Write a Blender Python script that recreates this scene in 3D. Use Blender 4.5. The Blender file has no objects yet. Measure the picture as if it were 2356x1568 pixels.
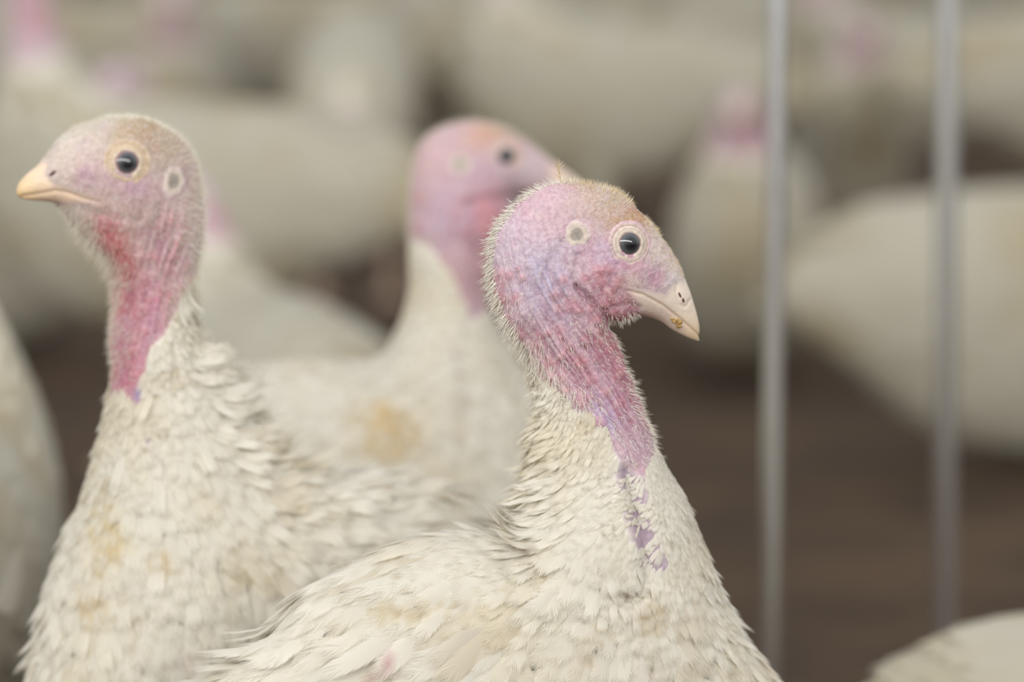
import bpy, math, random
import numpy as np
from mathutils import Vector, Matrix
from mathutils.bvhtree import BVHTree

random.seed(7); RNG = np.random.default_rng(7)
sc = bpy.context.scene
C = sc.collection

# ------------------------------------------------------------------ camera, world, light, exposure
H, PITCH = 0.95, math.radians(10.0)
TP = math.tan(math.radians(10.0))
FPX = 8000.0                                   # focal length in pixels of the 2356 px frame
cam_d = bpy.data.cameras.new('camera'); cam = bpy.data.objects.new('camera', cam_d); C.objects.link(cam)
cam.location = (0, 0, H); cam.rotation_euler = (math.pi/2 - PITCH, 0, 0)
cam_d.lens = FPX/2356*36; cam_d.sensor_width = 36; cam_d.clip_end = 100
cam_d.dof.use_dof = True; cam_d.dof.focus_distance = 1.99; cam_d.dof.aperture_fstop = 3.1
sc.camera = cam

w = bpy.data.worlds.new('overcast'); sc.world = w; w.use_nodes = True
wn, wl = w.node_tree.nodes, w.node_tree.links
bg = wn['Background']
tc = wn.new('ShaderNodeTexCoord'); sp = wn.new('ShaderNodeSeparateXYZ'); wr = wn.new('ShaderNodeValToRGB')
wl.new(tc.outputs['Generated'], sp.inputs[0]); 
mr = wn.new('ShaderNodeMapRange'); mr.inputs['From Min'].default_value = -0.3; mr.inputs['From Max'].default_value = 1.0
wl.new(sp.outputs['Z'], mr.inputs['Value']); wl.new(mr.outputs[0], wr.inputs[0])
e = wr.color_ramp.elements
e[0].position = 0.0; e[0].color = (.30, .27, .22, 1); e[1].position = 1.0; e[1].color = (.92, .95, 1.0, 1)
q = wr.color_ramp.elements.new(0.23); q.color = (.62, .62, .58, 1); q = wr.color_ramp.elements.new(0.45); q.color = (1.0, 1.0, .98, 1)
wl.new(wr.outputs[0], bg.inputs[0]); bg.inputs[1].default_value = 0.92

def area(name, loc, target, sx, sy, power, col):
    d = bpy.data.lights.new(name, 'AREA'); d.shape = 'RECTANGLE'; d.size = sx; d.size_y = sy; d.energy = power; d.color = col
    o = bpy.data.objects.new(name, d); C.objects.link(o); o.location = loc
    o.rotation_euler = (Vector(target)-Vector(loc)).to_track_quat('-Z', 'Y').to_euler(); return o
# daylight through the long side-curtain opening of the barn, above and behind the camera
area('curtain_opening_light', (-0.8, -2.6, 3.0), (0.2, 2.6, 0.5), 13.0, .9, 390, (1.0, .99, .96))
sc.view_settings.view_transform = 'Standard'; sc.view_settings.look = 'None'
sc.view_settings.gamma = 1; sc.view_settings.exposure = 0.0; sc.view_settings.use_curve_mapping = False

# ------------------------------------------------------------------ helpers
def lin(r, g, b):
    f = lambda c: (c/255/12.92) if c/255 <= .04045 else ((c/255+.055)/1.055)**2.4
    return np.array([f(r), f(g), f(b)])

def px2w(px, py, D):                           # point where the view ray of a pixel meets the vertical plane Y = D
    a = (px-1178)/FPX; b = (784-py)/FPX
    dy = math.cos(PITCH)+b*math.sin(PITCH); dz = -math.sin(PITCH)+b*math.cos(PITCH)
    t = D/dy
    return t*a, H+t*dz

def hash3(ix, iy, iz, seed):
    n = (ix*374761393 + iy*668265263 + iz*2147483647 + seed*1274126177) & 0xffffffff
    n = ((n ^ (n >> 13))*1274126177) & 0xffffffff
    return ((n ^ (n >> 16)) & 0xffff)/65535.0

def vnoise(P, scale, seed=0):
    Q = P*scale; I = np.floor(Q).astype(np.int64); F = Q-I; F = F*F*(3-2*F); out = 0
    for dx in (0, 1):
        for dy in (0, 1):
            for dz in (0, 1):
                wt = (F[:, 0] if dx else 1-F[:, 0])*(F[:, 1] if dy else 1-F[:, 1])*(F[:, 2] if dz else 1-F[:, 2])
                out = out + wt*hash3(I[:, 0]+dx, I[:, 1]+dy, I[:, 2]+dz, seed)
    return out
def fbm(P, scale, seed=0, o=3):
    s = 0; a = 1; t = 0
    for i in range(o): s = s+a*vnoise(P, scale*2**i, seed+i*17); t += a; a *= .5
    return s/t

def smooth_poly(pts, it=2):
    P = np.array(pts, float)
    for _ in range(it):
        Qn = np.roll(P, -1, 0); P = np.stack([P*.75+Qn*.25, P*.25+Qn*.75], 1).reshape(-1, 2)
    return P

def smooth_open(pts, it=2):
    P = np.array(pts, float)
    for _ in range(it):
        m = np.stack([P[:-1]*.75+P[1:]*.25, P[:-1]*.25+P[1:]*.75], 1).reshape(-1, 2); P = np.concatenate([P[:1], m[1:-1], P[-1:]])
    return P

def inpoly(X, Z, poly):
    r = np.zeros(X.shape, bool); n = len(poly)
    for i in range(n):
        x0, z0 = poly[i]; x1, z1 = poly[(i+1) % n]
        if z0 == z1: continue
        c = ((z0 > Z) != (z1 > Z)) & (X < (x1-x0)*(Z-z0)/(z1-z0)+x0)
        r ^= c
    return r
def dist_line(X, Z, pts, closed=True):
    d = np.full(X.shape, 1e9); n = len(pts)
    for i in range(n if closed else n-1):
        a = np.array(pts[i]); b = np.array(pts[(i+1) % n]); e_ = b-a; L2 = max(1e-12, e_@e_)
        t = np.clip(((X-a[0])*e_[0]+(Z-a[1])*e_[1])/L2, 0, 1)
        d = np.minimum(d, (X-a[0]-t*e_[0])**2+(Z-a[1]-t*e_[1])**2)
    return np.sqrt(d)

def relax(u, mask, rhs, it):
    for _ in range(it):
        s = np.zeros_like(u)
        s[1:-1, 1:-1] = .25*(u[2:, 1:-1]+u[:-2, 1:-1]+u[1:-1, 2:]+u[1:-1, :-2]+rhs[1:-1, 1:-1])
        u = np.where(mask, s, u)
    return u
def bilin(u, x0, z0, h, X, Z):
    fx = np.clip((X-x0)/h, 0, u.shape[0]-1.001); fz = np.clip((Z-z0)/h, 0, u.shape[1]-1.001)
    i = fx.astype(int); j = fz.astype(int); a = fx-i; b = fz-j
    return u[i, j]*(1-a)*(1-b)+u[i+1, j]*a*(1-b)+u[i, j+1]*(1-a)*b+u[i+1, j+1]*a*b
def blur(u):
    v = u.copy(); v[1:-1, 1:-1] = (4*u[1:-1, 1:-1]+2*(u[2:, 1:-1]+u[:-2, 1:-1]+u[1:-1, 2:]+u[1:-1, :-2])+u[2:, 2:]+u[:-2, :-2]+u[2:, :-2]+u[:-2, 2:])/16
    return v

class Inflate:
    """Half-thickness squared of a solid whose side outline is poly; window = finer grid over the head."""
    def __init__(s, poly, kfun, hA=.0025, win=None, hB=.0005):
        s.poly = poly; m = .02
        x0, z0 = poly.min(0)-m; x1, z1 = poly.max(0)+m
        def solve(x0, z0, x1, z1, h, lower, it):
            nx = int((x1-x0)/h)+2; nz = int((z1-z0)/h)+2
            X, Z = np.meshgrid(x0+np.arange(nx)*h, z0+np.arange(nz)*h, indexing='ij')
            mask = inpoly(X, Z, poly); rhs = kfun(X, Z)*h*h
            if lower is None:
                u = np.zeros_like(X)
                lv = []
                if min(nx, nz) > 60:
                    uu, xx, zz, hh = solve(x0, z0, x1, z1, h*2, None, it)
                    u = bilin(uu, xx, zz, hh, X, Z)*mask
            else:
                u = bilin(lower[0], lower[1], lower[2], lower[3], X, Z); u = np.maximum(u, 0); edge = np.zeros_like(mask); edge[1:-1, 1:-1] = True
                u = np.where(mask, u, 0); mask = mask & edge
            u = relax(u, mask, rhs, it)
            return u, x0, z0, h
        A = solve(x0, z0, x1, z1, hA, None, 160)
        def outer(T):
            u, a, b, h = T
            X, Z = np.meshgrid(a+np.arange(u.shape[0])*h, b+np.arange(u.shape[1])*h, indexing='ij')
            ins = inpoly(X, Z, poly); d = dist_line(X, Z, poly)
            v = np.where(ins, u, -.035*np.minimum(d, .05)); return (blur(blur(v)), a, b, h)
        s.Araw = A; s.A = outer(A); s.B = None
        if win:
            s.win = win; s.B = outer(solve(win[0], win[1], win[2], win[3], hB, A, 500))
    def __call__(s, X, Z):
        f = bilin(s.A[0], s.A[1], s.A[2], s.A[3], X, Z)
        if s.B is not None:
            g = bilin(s.B[0], s.B[1], s.B[2], s.B[3], X, Z); x0, z0, x1, z1 = s.win
            e_ = np.minimum(np.minimum(X-x0, x1-X), np.minimum(Z-z0, z1-Z)); t = np.clip(e_/.006, 0, 1)
            f = f*(1-t)+g*t
        return f

def axis(segs):                                # [(start, end, step), ...] -> one rising coordinate array
    out = []
    for a, b, h in segs:
        n = max(1, int(round((b-a)/h))); out += list(a+(b-a)*np.arange(n)/n)
    out.append(segs[-1][1]); return np.array(out)

def surface_nets(F, xs, ys, zs):
    S = F > 0
    nx, ny, nz = F.shape
    a = np.zeros((nx-1, ny-1, nz-1), np.int8)
    for i in (0, 1):
        for j in (0, 1):
            for k in (0, 1): a += S[i:nx-1+i, j:ny-1+j, k:nz-1+k]
    act = (a > 0) & (a < 8); idx = np.argwhere(act); I, J, K = idx.T
    acc = np.zeros((len(I), 3)); cnt = np.zeros(len(I))
    cor = [(i, j, k) for i in (0, 1) for j in (0, 1) for k in (0, 1)]
    val = {c: F[I+c[0], J+c[1], K+c[2]].astype(float) for c in cor}
    def pos(c): return np.stack([xs[I+c[0]], ys[J+c[1]], zs[K+c[2]]], 1)
    for c in cor:
        for ax in range(3):
            if c[ax]: continue
            d = list(c); d[ax] = 1; d = tuple(d); va, vb = val[c], val[d]
            m = (va > 0) != (vb > 0); t = np.where(m, va/np.where(m, va-vb, 1), 0)
            acc += np.where(m[:, None], pos(c)*(1-t)[:, None]+pos(d)*t[:, None], 0); cnt += m
    V = acc/cnt[:, None]
    ID = np.full(act.shape, -1, np.int32); ID[I, J, K] = np.arange(len(I)); quads = []
    for ax in range(3):
        A_, B_ = [np.take(S, range(0, S.shape[ax]-1), ax), np.take(S, range(1, S.shape[ax]), ax)]
        X_ = np.argwhere(A_ != B_); o = [b for b in range(3) if b != ax]
        X_ = X_[(X_[:, o[0]] > 0) & (X_[:, o[1]] > 0) & (X_[:, o[0]] < S.shape[o[0]]-1) & (X_[:, o[1]] < S.shape[o[1]]-1)]
        flip = A_[tuple(X_.T)]
        def g(du, dv):
            Y = X_.copy(); Y[:, o[0]] += du; Y[:, o[1]] += dv; return ID[tuple(Y.T)]
        Q = np.stack([g(-1, -1), g(0, -1), g(0, 0), g(-1, 0)], 1)
        if ax == 1: flip = ~flip
        Q = np.where(flip[:, None], Q, Q[:, ::-1]); quads.append(Q)
    Q = np.concatenate(quads); Q = Q[(Q >= 0).all(1)]
    return V, Q

def mesh_np(name, V, Q, mat, parent=None, col=None, smooth=True, uv=None, link=True):
    me = bpy.data.meshes.new(name)
    k = Q.shape[1]
    me.vertices.add(len(V)); me.vertices.foreach_set('co', np.ascontiguousarray(V, np.float32).ravel())
    me.loops.add(Q.size); me.loops.foreach_set('vertex_index', np.ascontiguousarray(Q, np.int32).ravel())
    me.polygons.add(len(Q)); me.polygons.foreach_set('loop_start', np.arange(0, Q.size, k, dtype=np.int32))
    me.update(calc_edges=True)
    if smooth: me.polygons.foreach_set('use_smooth', np.ones(len(Q), bool))
    if col is not None:
        at = me.color_attributes.new('Col', 'FLOAT_COLOR', 'POINT')
        at.data.foreach_set('color', np.ascontiguousarray(np.concatenate([col, np.ones((len(col), 1))], 1), np.float32).ravel())
    if uv is not None:
        l = me.uv_layers.new(name='UVMap'); l.data.foreach_set('uv', np.ascontiguousarray(uv[Q.ravel()], np.float32).ravel())
    me.materials.append(mat); me.validate()
    if not link: return me
    o = bpy.data.objects.new(name, me); C.objects.link(o); o.parent = parent
    return o

def vnormals(V, Q):
    n = np.cross(V[Q[:, 2]]-V[Q[:, 0]], V[Q[:, 3]]-V[Q[:, 1]]); N = np.zeros_like(V)
    for k in range(4):
        for a in range(3): N[:, a] += np.bincount(Q[:, k], n[:, a], len(V))
    return N/np.maximum(1e-12, np.linalg.norm(N, axis=1))[:, None]
def lap(V, Q, it=1, f=.5):
    E = np.concatenate([Q[:, [0, 1]], Q[:, [1, 2]], Q[:, [2, 3]], Q[:, [3, 0]]])
    for _ in range(it):
        S = np.zeros_like(V); c = np.bincount(E[:, 0], minlength=len(V))+np.bincount(E[:, 1], minlength=len(V))
        for a in range(3): S[:, a] = np.bincount(E[:, 0], V[E[:, 1], a], len(V))+np.bincount(E[:, 1], V[E[:, 0], a], len(V))
        V = V*(1-f)+f*S/np.maximum(c, 1)[:, None]
    return V

# ------------------------------------------------------------------ materials
def new_mat(name):
    m = bpy.data.materials.new(name); m.use_nodes = True; nt = m.node_tree
    return m, nt.nodes, nt.links, nt.nodes['Principled BSDF']
def bump(n, l, b, src, strength, dist):
    u = n.new('ShaderNodeBump'); u.inputs['Strength'].default_value = strength; u.inputs['Distance'].default_value = dist
    l.new(src, u.inputs['Height']); l.new(u.outputs[0], b.inputs['Normal']); return u

def skin_mat(name, rough=.55, bs=.28, sss=.12, var=.3):
    m, n, l, b = new_mat(name)
    a = n.new('ShaderNodeVertexColor'); a.layer_name = 'Col'
    tc = n.new('ShaderNodeTexCoord')
    no = n.new('ShaderNodeTexNoise'); no.inputs['Scale'].default_value = 420; no.inputs['Detail'].default_value = 5
    l.new(tc.outputs['Object'], no.inputs['Vector'])
    vo = n.new('ShaderNodeTexVoronoi'); vo.inputs['Scale'].default_value = 520; l.new(tc.outputs['Object'], vo.inputs['Vector'])
    cr = n.new('ShaderNodeMapRange'); cr.inputs['From Min'].default_value = .3; cr.inputs['From Max'].default_value = .7
    cr.inputs['To Min'].default_value = 1-var/2; cr.inputs['To Max'].default_value = 1+var/2
    l.new(no.outputs[0], cr.inputs['Value'])
    mx = n.new('ShaderNodeVectorMath'); mx.operation = 'SCALE'; l.new(a.outputs[0], mx.inputs[0]); l.new(cr.outputs[0], mx.inputs['Scale'])
    l.new(mx.outputs[0], b.inputs['Base Color'])
    ad = n.new('ShaderNodeMath'); ad.operation = 'ADD'; l.new(no.outputs[0], ad.inputs[0]); l.new(vo.outputs[0], ad.inputs[1])
    bump(n, l, b, ad.outputs[0], bs, .0008)
    b.inputs['Roughness'].default_value = rough; b.inputs['Subsurface Weight'].default_value = sss
    b.inputs['Subsurface Radius'].default_value = (.004, .0015, .001); b.inputs['Subsurface Scale'].default_value = 1
    b.inputs['Specular IOR Level'].default_value = .35
    return m

def feather_mat(name, fringe=True, fine=1.0):
    m, n, l, b = new_mat(name); out = n['Material Output']
    a = n.new('ShaderNodeVertexColor'); a.layer_name = 'Col'
    uv = n.new('ShaderNodeUVMap'); uv.uv_map = 'UVMap'
    sx = n.new('ShaderNodeSeparateXYZ'); l.new(uv.outputs[0], sx.inputs[0])   # x: 0..1 across + feather number, y: along
    def M(op, x, y=None, c=None):
        k = n.new('ShaderNodeMath'); k.operation = op
        for i, v in enumerate((x, y, c)):
            if v is None: continue
            if isinstance(v, (int, float)): k.inputs[i].default_value = v
            else: l.new(v, k.inputs[i])
        return k.outputs[0]
    fr = M('FRACT', sx.outputs[0]); idn = M('FLOOR', sx.outputs[0])
    u = M('ABSOLUTE', M('MULTIPLY_ADD', fr, 2.5, -1.25)); v = sx.outputs[1]    # fract kept inside .1 ... .9
    barb = M('MULTIPLY_ADD', u, -.35, v)
    cb = n.new('ShaderNodeCombineXYZ'); l.new(M('MULTIPLY', barb, 80), cb.inputs[0]); l.new(M('MULTIPLY', idn, 7.31), cb.inputs[1])
    sg = M('MULTIPLY', M('SIGN', M('SUBTRACT', fr, .5)), 3.7); l.new(sg, cb.inputs[2])
    no = n.new('ShaderNodeTexNoise'); no.inputs['Scale'].default_value = 1; no.inputs['Detail'].default_value = 3; no.inputs['Roughness'].default_value = .7
    l.new(cb.outputs[0], no.inputs['Vector'])
    # tone of barbs
    k = M('MULTIPLY_ADD', no.outputs[0], .08, .96)
    mx = n.new('ShaderNodeVectorMath'); mx.operation = 'SCALE'; l.new(a.outputs[0], mx.inputs[0]); l.new(k, mx.inputs['Scale'])
    b.inputs['Roughness'].default_value = .75; b.inputs['Specular IOR Level'].default_value = .2
    b.inputs['Sheen Weight'].default_value = .15
    l.new(mx.outputs[0], b.inputs['Base Color'])
    tr = n.new('ShaderNodeBsdfTranslucent'); l.new(mx.outputs[0], tr.inputs[0])
    ms = n.new('ShaderNodeMixShader'); ms.inputs[0].default_value = .45; l.new(b.outputs[0], ms.inputs[1]); l.new(tr.outputs[0], ms.inputs[2])
    last = ms.outputs[0]
    if fringe:
        # barb tips end raggedly near the rim: opaque where max(u, v) < threshold(noise)
        rim = M('MAXIMUM', u, M('MULTIPLY_ADD', M('ABSOLUTE', v), 1.0, 0.0))
        th = M('MULTIPLY_ADD', no.outputs[0], .95, .40)
        al = M('MULTIPLY', M('SUBTRACT', th, rim), 6.0); al.node.use_clamp = True
        t2 = n.new('ShaderNodeBsdfTransparent'); m2 = n.new('ShaderNodeMixShader'); l.new(al, m2.inputs[0]); l.new(t2.outputs[0], m2.inputs[1]); l.new(last, m2.inputs[2])
        last = m2.outputs[0]
    bu = n.new('ShaderNodeBump'); bu.inputs['Strength'].default_value = .05; bu.inputs['Distance'].default_value = .0006; l.new(no.outputs[0], bu.inputs['Height']); l.new(bu.outputs[0], b.inputs['Normal'])
    l.new(last, out.inputs[0]); return m

def plain(name, col, rough=.6, metal=0, spec=.5, coat=0):
    m, n, l, b = new_mat(name); b.inputs['Base Color'].default_value = (*col, 1); b.inputs['Roughness'].default_value = rough
    b.inputs['Metallic'].default_value = metal; b.inputs['Specular IOR Level'].default_value = spec; b.inputs['Coat Weight'].default_value = coat
    no = n.new('ShaderNodeTexNoise'); no.inputs['Scale'].default_value = 180; tc = n.new('ShaderNodeTexCoord'); l.new(tc.outputs['Object'], no.inputs[0])
    bump(n, l, b, no.outputs[0], .1, .0004); return m

M_SKIN = skin_mat('turkey_skin'); M_BEAK = skin_mat('beak_horn', .42, .10, .10, .10); M_FEATH = feather_mat('feather_vane'); M_FEATH_FAR = feather_mat('feather_vane_plain', False)
M_BRIS, n, l, b = new_mat('bristle'); a_ = n.new('ShaderNodeVertexColor'); a_.layer_name = 'Col'; l.new(a_.outputs[0], b.inputs['Base Color']); b.inputs['Roughness'].default_value = .6; b.inputs['Specular IOR Level'].default_value = .25
M_DARKRED = plain('nostril_lining', (.10, .025, .025), .5)
M_LEG = plain('scaly_leg', (.42, .33, .27), .6)
M_CRUMB = plain('mash_crumb', (.50, .33, .12), .8)

def eye_mat():
    m, n, l, b = new_mat('eye_glass'); tc = n.new('ShaderNodeTexCoord'); s = n.new('ShaderNodeSeparateXYZ'); l.new(tc.outputs['Object'], s.inputs[0])
    r = n.new('ShaderNodeVectorMath'); r.operation = 'LENGTH'; c = n.new('ShaderNodeCombineXYZ'); l.new(s.outputs[0], c.inputs[0]); l.new(s.outputs[2], c.inputs[1]); l.new(c.outputs[0], r.inputs[0])
    rp = n.new('ShaderNodeValToRGB'); k = n.new('ShaderNodeMath'); k.operation = 'MULTIPLY'; k.inputs[1].default_value = 1/.0080
    l.new(r.outputs['Value'], k.inputs[0]); l.new(k.outputs[0], rp.inputs[0])
    e = rp.color_ramp.elements; e[0].position = .25; e[0].color = (.006, .007, .009, 1); e[1].position = .80; e[1].color = (.30, .18, .19, 1)
    for p, cc in ((.42, (.020, .022, .026, 1)), (.62, (.075, .078, .085, 1)), (.745, (.10, .10, .11, 1))):
        q = rp.color_ramp.elements.new(p); q.color = cc
    l.new(rp.outputs[0], b.inputs['Base Color']); b.inputs['Roughness'].default_value = .03; b.inputs['Coat Weight'].default_value = .6; b.inputs['Coat Roughness'].default_value = .02
    return m
M_EYE = eye_mat()

# ------------------------------------------------------------------ things and parts
def tag(o, label=None, cat=None, group=None, kind=None):
    if label: o['label'] = label
    if cat: o['category'] = cat
    if group: o['group'] = group
    if kind: o['kind'] = kind
    return o
def empty(name, loc, rz=0):
    o = bpy.data.objects.new(name, None); C.objects.link(o); o.location = loc; o.rotation_euler = (0, 0, rz); o.empty_display_size = .1; return o

TA = 0.0
def AX(P):
    return P[:, 0]+np.abs(P[:, 1])*TA
def AZ(P):                                     # height of a surface point as seen against the bird's middle plane
    return P[:, 2]-np.abs(P[:, 1])*TP
def guide(X, Z, G, power=3.0):
    """Inverse-distance blend of guide rows (x, z, values...)."""
    G = np.asarray(G, float); W = 0; S = 0
    for r in G:
        wt = 1/(((X-r[0])**2+(Z-r[1])**2)+1e-6)**(power/2); W = W+wt; S = S+wt[:, None]*r[2:][None]
    return S/W[:, None]

def surf_sample(V, Q, n_over, spacing_fun, keep_fun):
    """Even random points on the mesh: spacing_fun(P)->m, keep_fun(P)->bool."""
    A = V[Q[:, 0]]; B = V[Q[:, 1]]; Cc = V[Q[:, 2]]; D_ = V[Q[:, 3]]
    ar = .5*np.linalg.norm(np.cross(Cc-A, D_-B), axis=1)
    cen = (A+B+Cc+D_)/4; k = keep_fun(cen); sp = spacing_fun(cen)
    wgt = ar*k/sp**2; tot = wgt.sum(); n = int(tot*n_over)
    f = RNG.choice(len(Q), n, p=wgt/tot); u = RNG.random((n, 1)); v = RNG.random((n, 1))
    P = (A[f]*(1-u)+B[f]*u)*(1-v)+(D_[f]*(1-u)+Cc[f]*u)*v
    s = sp[f]; out = []; cell = {}
    for i in range(n):                          # one point per cell, cells sized by the local spacing class
        c = max(.0006, 2**round(math.log2(s[i])*2)**1 if False else s[i])
        lv = round(math.log(c)/math.log(1.3)); cc = 1.3**lv*.9
        key = (lv, int(P[i, 0]//cc), int(P[i, 1]//cc), int(P[i, 2]//cc))
        if key in cell: continue
        cell[key] = 1; out.append(i)
    return P[out], f[out]

def feathers(name, P, T, N, L, Wd, lift, col, mat, parent, bvh=None, K=7, curl=None, shape='round', M=2, taper=None, stain_shade=None):
    """All vanes of one plumage as one mesh. P roots, T tangents, N normals (n,3); L, Wd, lift (n,)."""
    n = len(P); NV = (K+1)*(M+1)
    V = np.zeros((n, K+1, M+1, 3)); pos = P.copy(); nn = N.copy(); t = T.copy()
    s = np.linspace(0, 1, K+1)
    if taper is None: taper = np.full(n, .5)
    roll = RNG.normal(0, .11, n)
    off0 = RNG.uniform(.0, .0009, n)*(L/.03)
    side = RNG.normal(0, .12, n)
    for k in range(K+1):
        if k:
            t2 = t+np.cross(nn, t)*(side*s[k]*.5)[:, None]; t2 /= np.linalg.norm(t2, axis=1)[:, None]
            pos = pos+t2*(L/K)[:, None]
            if bvh is not None:
                for i in range(n):
                    h = bvh.find_nearest(Vector(pos[i]))
                    if h[0] is not None:
                        q = h[0]; m_ = h[1]; wgt = .75
                        pos[i] = (pos[i][0]*(1-wgt)+q.x*wgt, pos[i][1]*(1-wgt)+q.y*wgt, pos[i][2]*(1-wgt)+q.z*wgt)
                        nn[i] = nn[i]*.5+np.array(m_)*.5
                nn /= np.linalg.norm(nn, axis=1)[:, None]
                t = t-nn*(t*nn).sum(1)[:, None]; t /= np.maximum(1e-9, np.linalg.norm(t, axis=1))[:, None]
        bt = np.cross(nn, t)
        wv = (min(1, s[k]/.30)**.6)*(1-np.maximum(0, (s[k]-taper)/(1-taper))**2.2)**.5*.5
        wv = np.maximum(wv, .04)*Wd
        hgt = lift*L*s[k]**1.25-(0 if curl is None else curl*L*s[k]**3)+off0+.0004
        for j in range(M+1):
            q = 2*j/M-1
            V[:, k, j] = pos+nn*(hgt-wv*.30*q*q+roll*wv*q)[:, None]+bt*(wv*q)[:, None]
    base = np.arange(n)[:, None, None]*NV
    kk, jj = np.meshgrid(np.arange(K), np.arange(M), indexing='ij'); a = (kk*(M+1)+jj)[None]
    Q = np.stack([base+a, base+a+1, base+a+M+2, base+a+M+1], -1).reshape(-1, 4)
    uvx = np.broadcast_to((np.arange(n)[:, None, None] % 997)+.1+.8*np.linspace(0, 1, M+1)[None, None], (n, K+1, M+1))
    uvy = np.broadcast_to(s[None, :, None], (n, K+1, M+1))
    uv = np.stack([uvx, uvy], -1).reshape(-1, 2)
    c = np.repeat(col, NV, 0)
    if stain_shade is not None: c = stain_shade(V.reshape(-1, 3), c)
    return mesh_np(name, V.reshape(-1, 3), Q, mat, parent, c, True, uv)

def bristles(name, P, Dv, L, R, col, parent, N=None):
    """Short tapering three-sided hairs, gently curved, one mesh."""
    n = len(P); K = 3
    Dv = Dv/np.linalg.norm(Dv, axis=1)[:, None]
    a = np.cross(Dv, [0.3, 1, .2]); a /= np.linalg.norm(a, axis=1)[:, None]; b_ = np.cross(Dv, a)
    bend = RNG.normal(0, .16, (n, 3)); V = np.zeros((n, K+1, 3, 3))
    for k in range(K+1):
        s = k/K; c = P+Dv*(L*s)[:, None]+bend*(L*s*s)[:, None]; r = R*(1-.85*s)
        for j in range(3):
            th = 2.094*j; V[:, k, j] = c+a*(r*math.cos(th))[:, None]+b_*(r*math.sin(th))[:, None]
    base = np.arange(n)[:, None, None]*12
    kk, jj = np.meshgrid(np.arange(K), np.arange(3), indexing='ij')
    Q = np.stack([base+kk*3+jj, base+kk*3+(jj+1) % 3, base+(kk+1)*3+(jj+1) % 3, base+(kk+1)*3+jj], -1).reshape(-1, 4)
    return mesh_np(name, V.reshape(-1, 3), Q, M_BRIS, parent, np.repeat(col, 12, 0))

def capsule_F(F, xs, ys, zs, segs):
    for a, b, r0, r1 in segs:
        a = np.array(a); b = np.array(b); R = max(r0, r1)+.012
        lo = np.minimum(a, b)-R; hi = np.maximum(a, b)+R
        i0, i1 = np.searchsorted(xs, (lo[0], hi[0])); j0, j1 = np.searchsorted(ys, (lo[1], hi[1])); k0, k1 = np.searchsorted(zs, (lo[2], hi[2]))
        X, Y, Z = np.meshgrid(xs[i0:i1], ys[j0:j1], zs[k0:k1], indexing='ij'); e_ = b-a
        t = np.clip(((X-a[0])*e_[0]+(Y-a[1])*e_[1]+(Z-a[2])*e_[2])/(e_@e_), 0, 1)
        d2 = (X-a[0]-t*e_[0])**2+(Y-a[1]-t*e_[1])**2+(Z-a[2]-t*e_[2])**2; r = r0+(r1-r0)*t
        F[i0:i1, j0:j1, k0:k1] = np.maximum(F[i0:i1, j0:j1, k0:k1], (r*r-d2)*2)

def leg_segs(x, zt, face=1):
    out = []
    for sy in (-1, 1):
        y = .062*sy
        out += [((x, y, zt+.04), (x-.02*face, y, .115), .026, .011), ((x-.02*face, y, .115), (x+.005*face, y, .02), .0105, .0095)]
        f = (x+.005*face, y, .018)
        for ang, ln in ((0, .075), (.5, .065), (-.5, .065), (math.pi, .03)):
            out.append((f, (f[0]+face*ln*math.cos(ang), y+ln*math.sin(ang), .009), .009, .0065))
    return out

def disc_part(name, center, nrm, up, prof, mat, parent, col, sx=1.0, sy=1.0, seg=48, wob=0, bvh=None, flat=0):
    """Turned ring: prof = [(radius, height), ...] about nrm."""
    nrm = np.array(nrm)/np.linalg.norm(nrm); u = np.cross(up, nrm); u /= np.linalg.norm(u); v = np.cross(nrm, u)
    V = []; 
    for r, h in prof:
        for i in range(seg):
            th = 2*math.pi*i/seg; k = 1+wob*math.sin(3*th+1)+wob*.6*math.sin(7*th)
            p = np.array(center)+u*(r*k*sx*math.cos(th))+v*(r*k*sy*math.sin(th))
            if bvh is not None and r > flat:
                hit = bvh.ray_cast(Vector(p+nrm*.02), Vector(-nrm), .04)
                if hit[0]: p = np.array(hit[0])*.8+p*.2
            V.append(p+nrm*h)
    Q = [[a*seg+i, a*seg+(i+1) % seg, (a+1)*seg+(i+1) % seg, (a+1)*seg+i] for a in range(len(prof)-1) for i in range(seg)]
    V = np.array(V); cc = np.repeat(col, seg, 0); nz = fbm(V, 500, 7, 3)[:, None]; cc = cc*(.86+.28*nz); V = V+nrm*((fbm(V, 420, 9, 2)-.5)*.0006)[:, None]; return mesh_np(name, V, np.array(Q), mat, parent, cc)

def sphere(name, center, r, mat, parent, sc_=(1, 1, 1), seg=40, rings=24, noise=0):
    V = []; Q = []
    for i in range(rings+1):
        ph = math.pi*i/rings
        for j in range(seg):
            th = 2*math.pi*j/seg; V.append((math.sin(ph)*math.cos(th)*r*sc_[0], math.cos(ph)*r*sc_[1], math.sin(ph)*math.sin(th)*r*sc_[2]))
    for i in range(rings):
        for j in range(seg): Q.append((i*seg+j, i*seg+(j+1) % seg, (i+1)*seg+(j+1) % seg, (i+1)*seg+j))
    V = np.array(V)
    if noise: V = V*(1+noise*(fbm(V+np.array(center), 1.2/r, 3)-.5))[:, None]
    o = mesh_np(name, V, np.array(Q), mat, parent); o.location = center; return o

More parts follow.
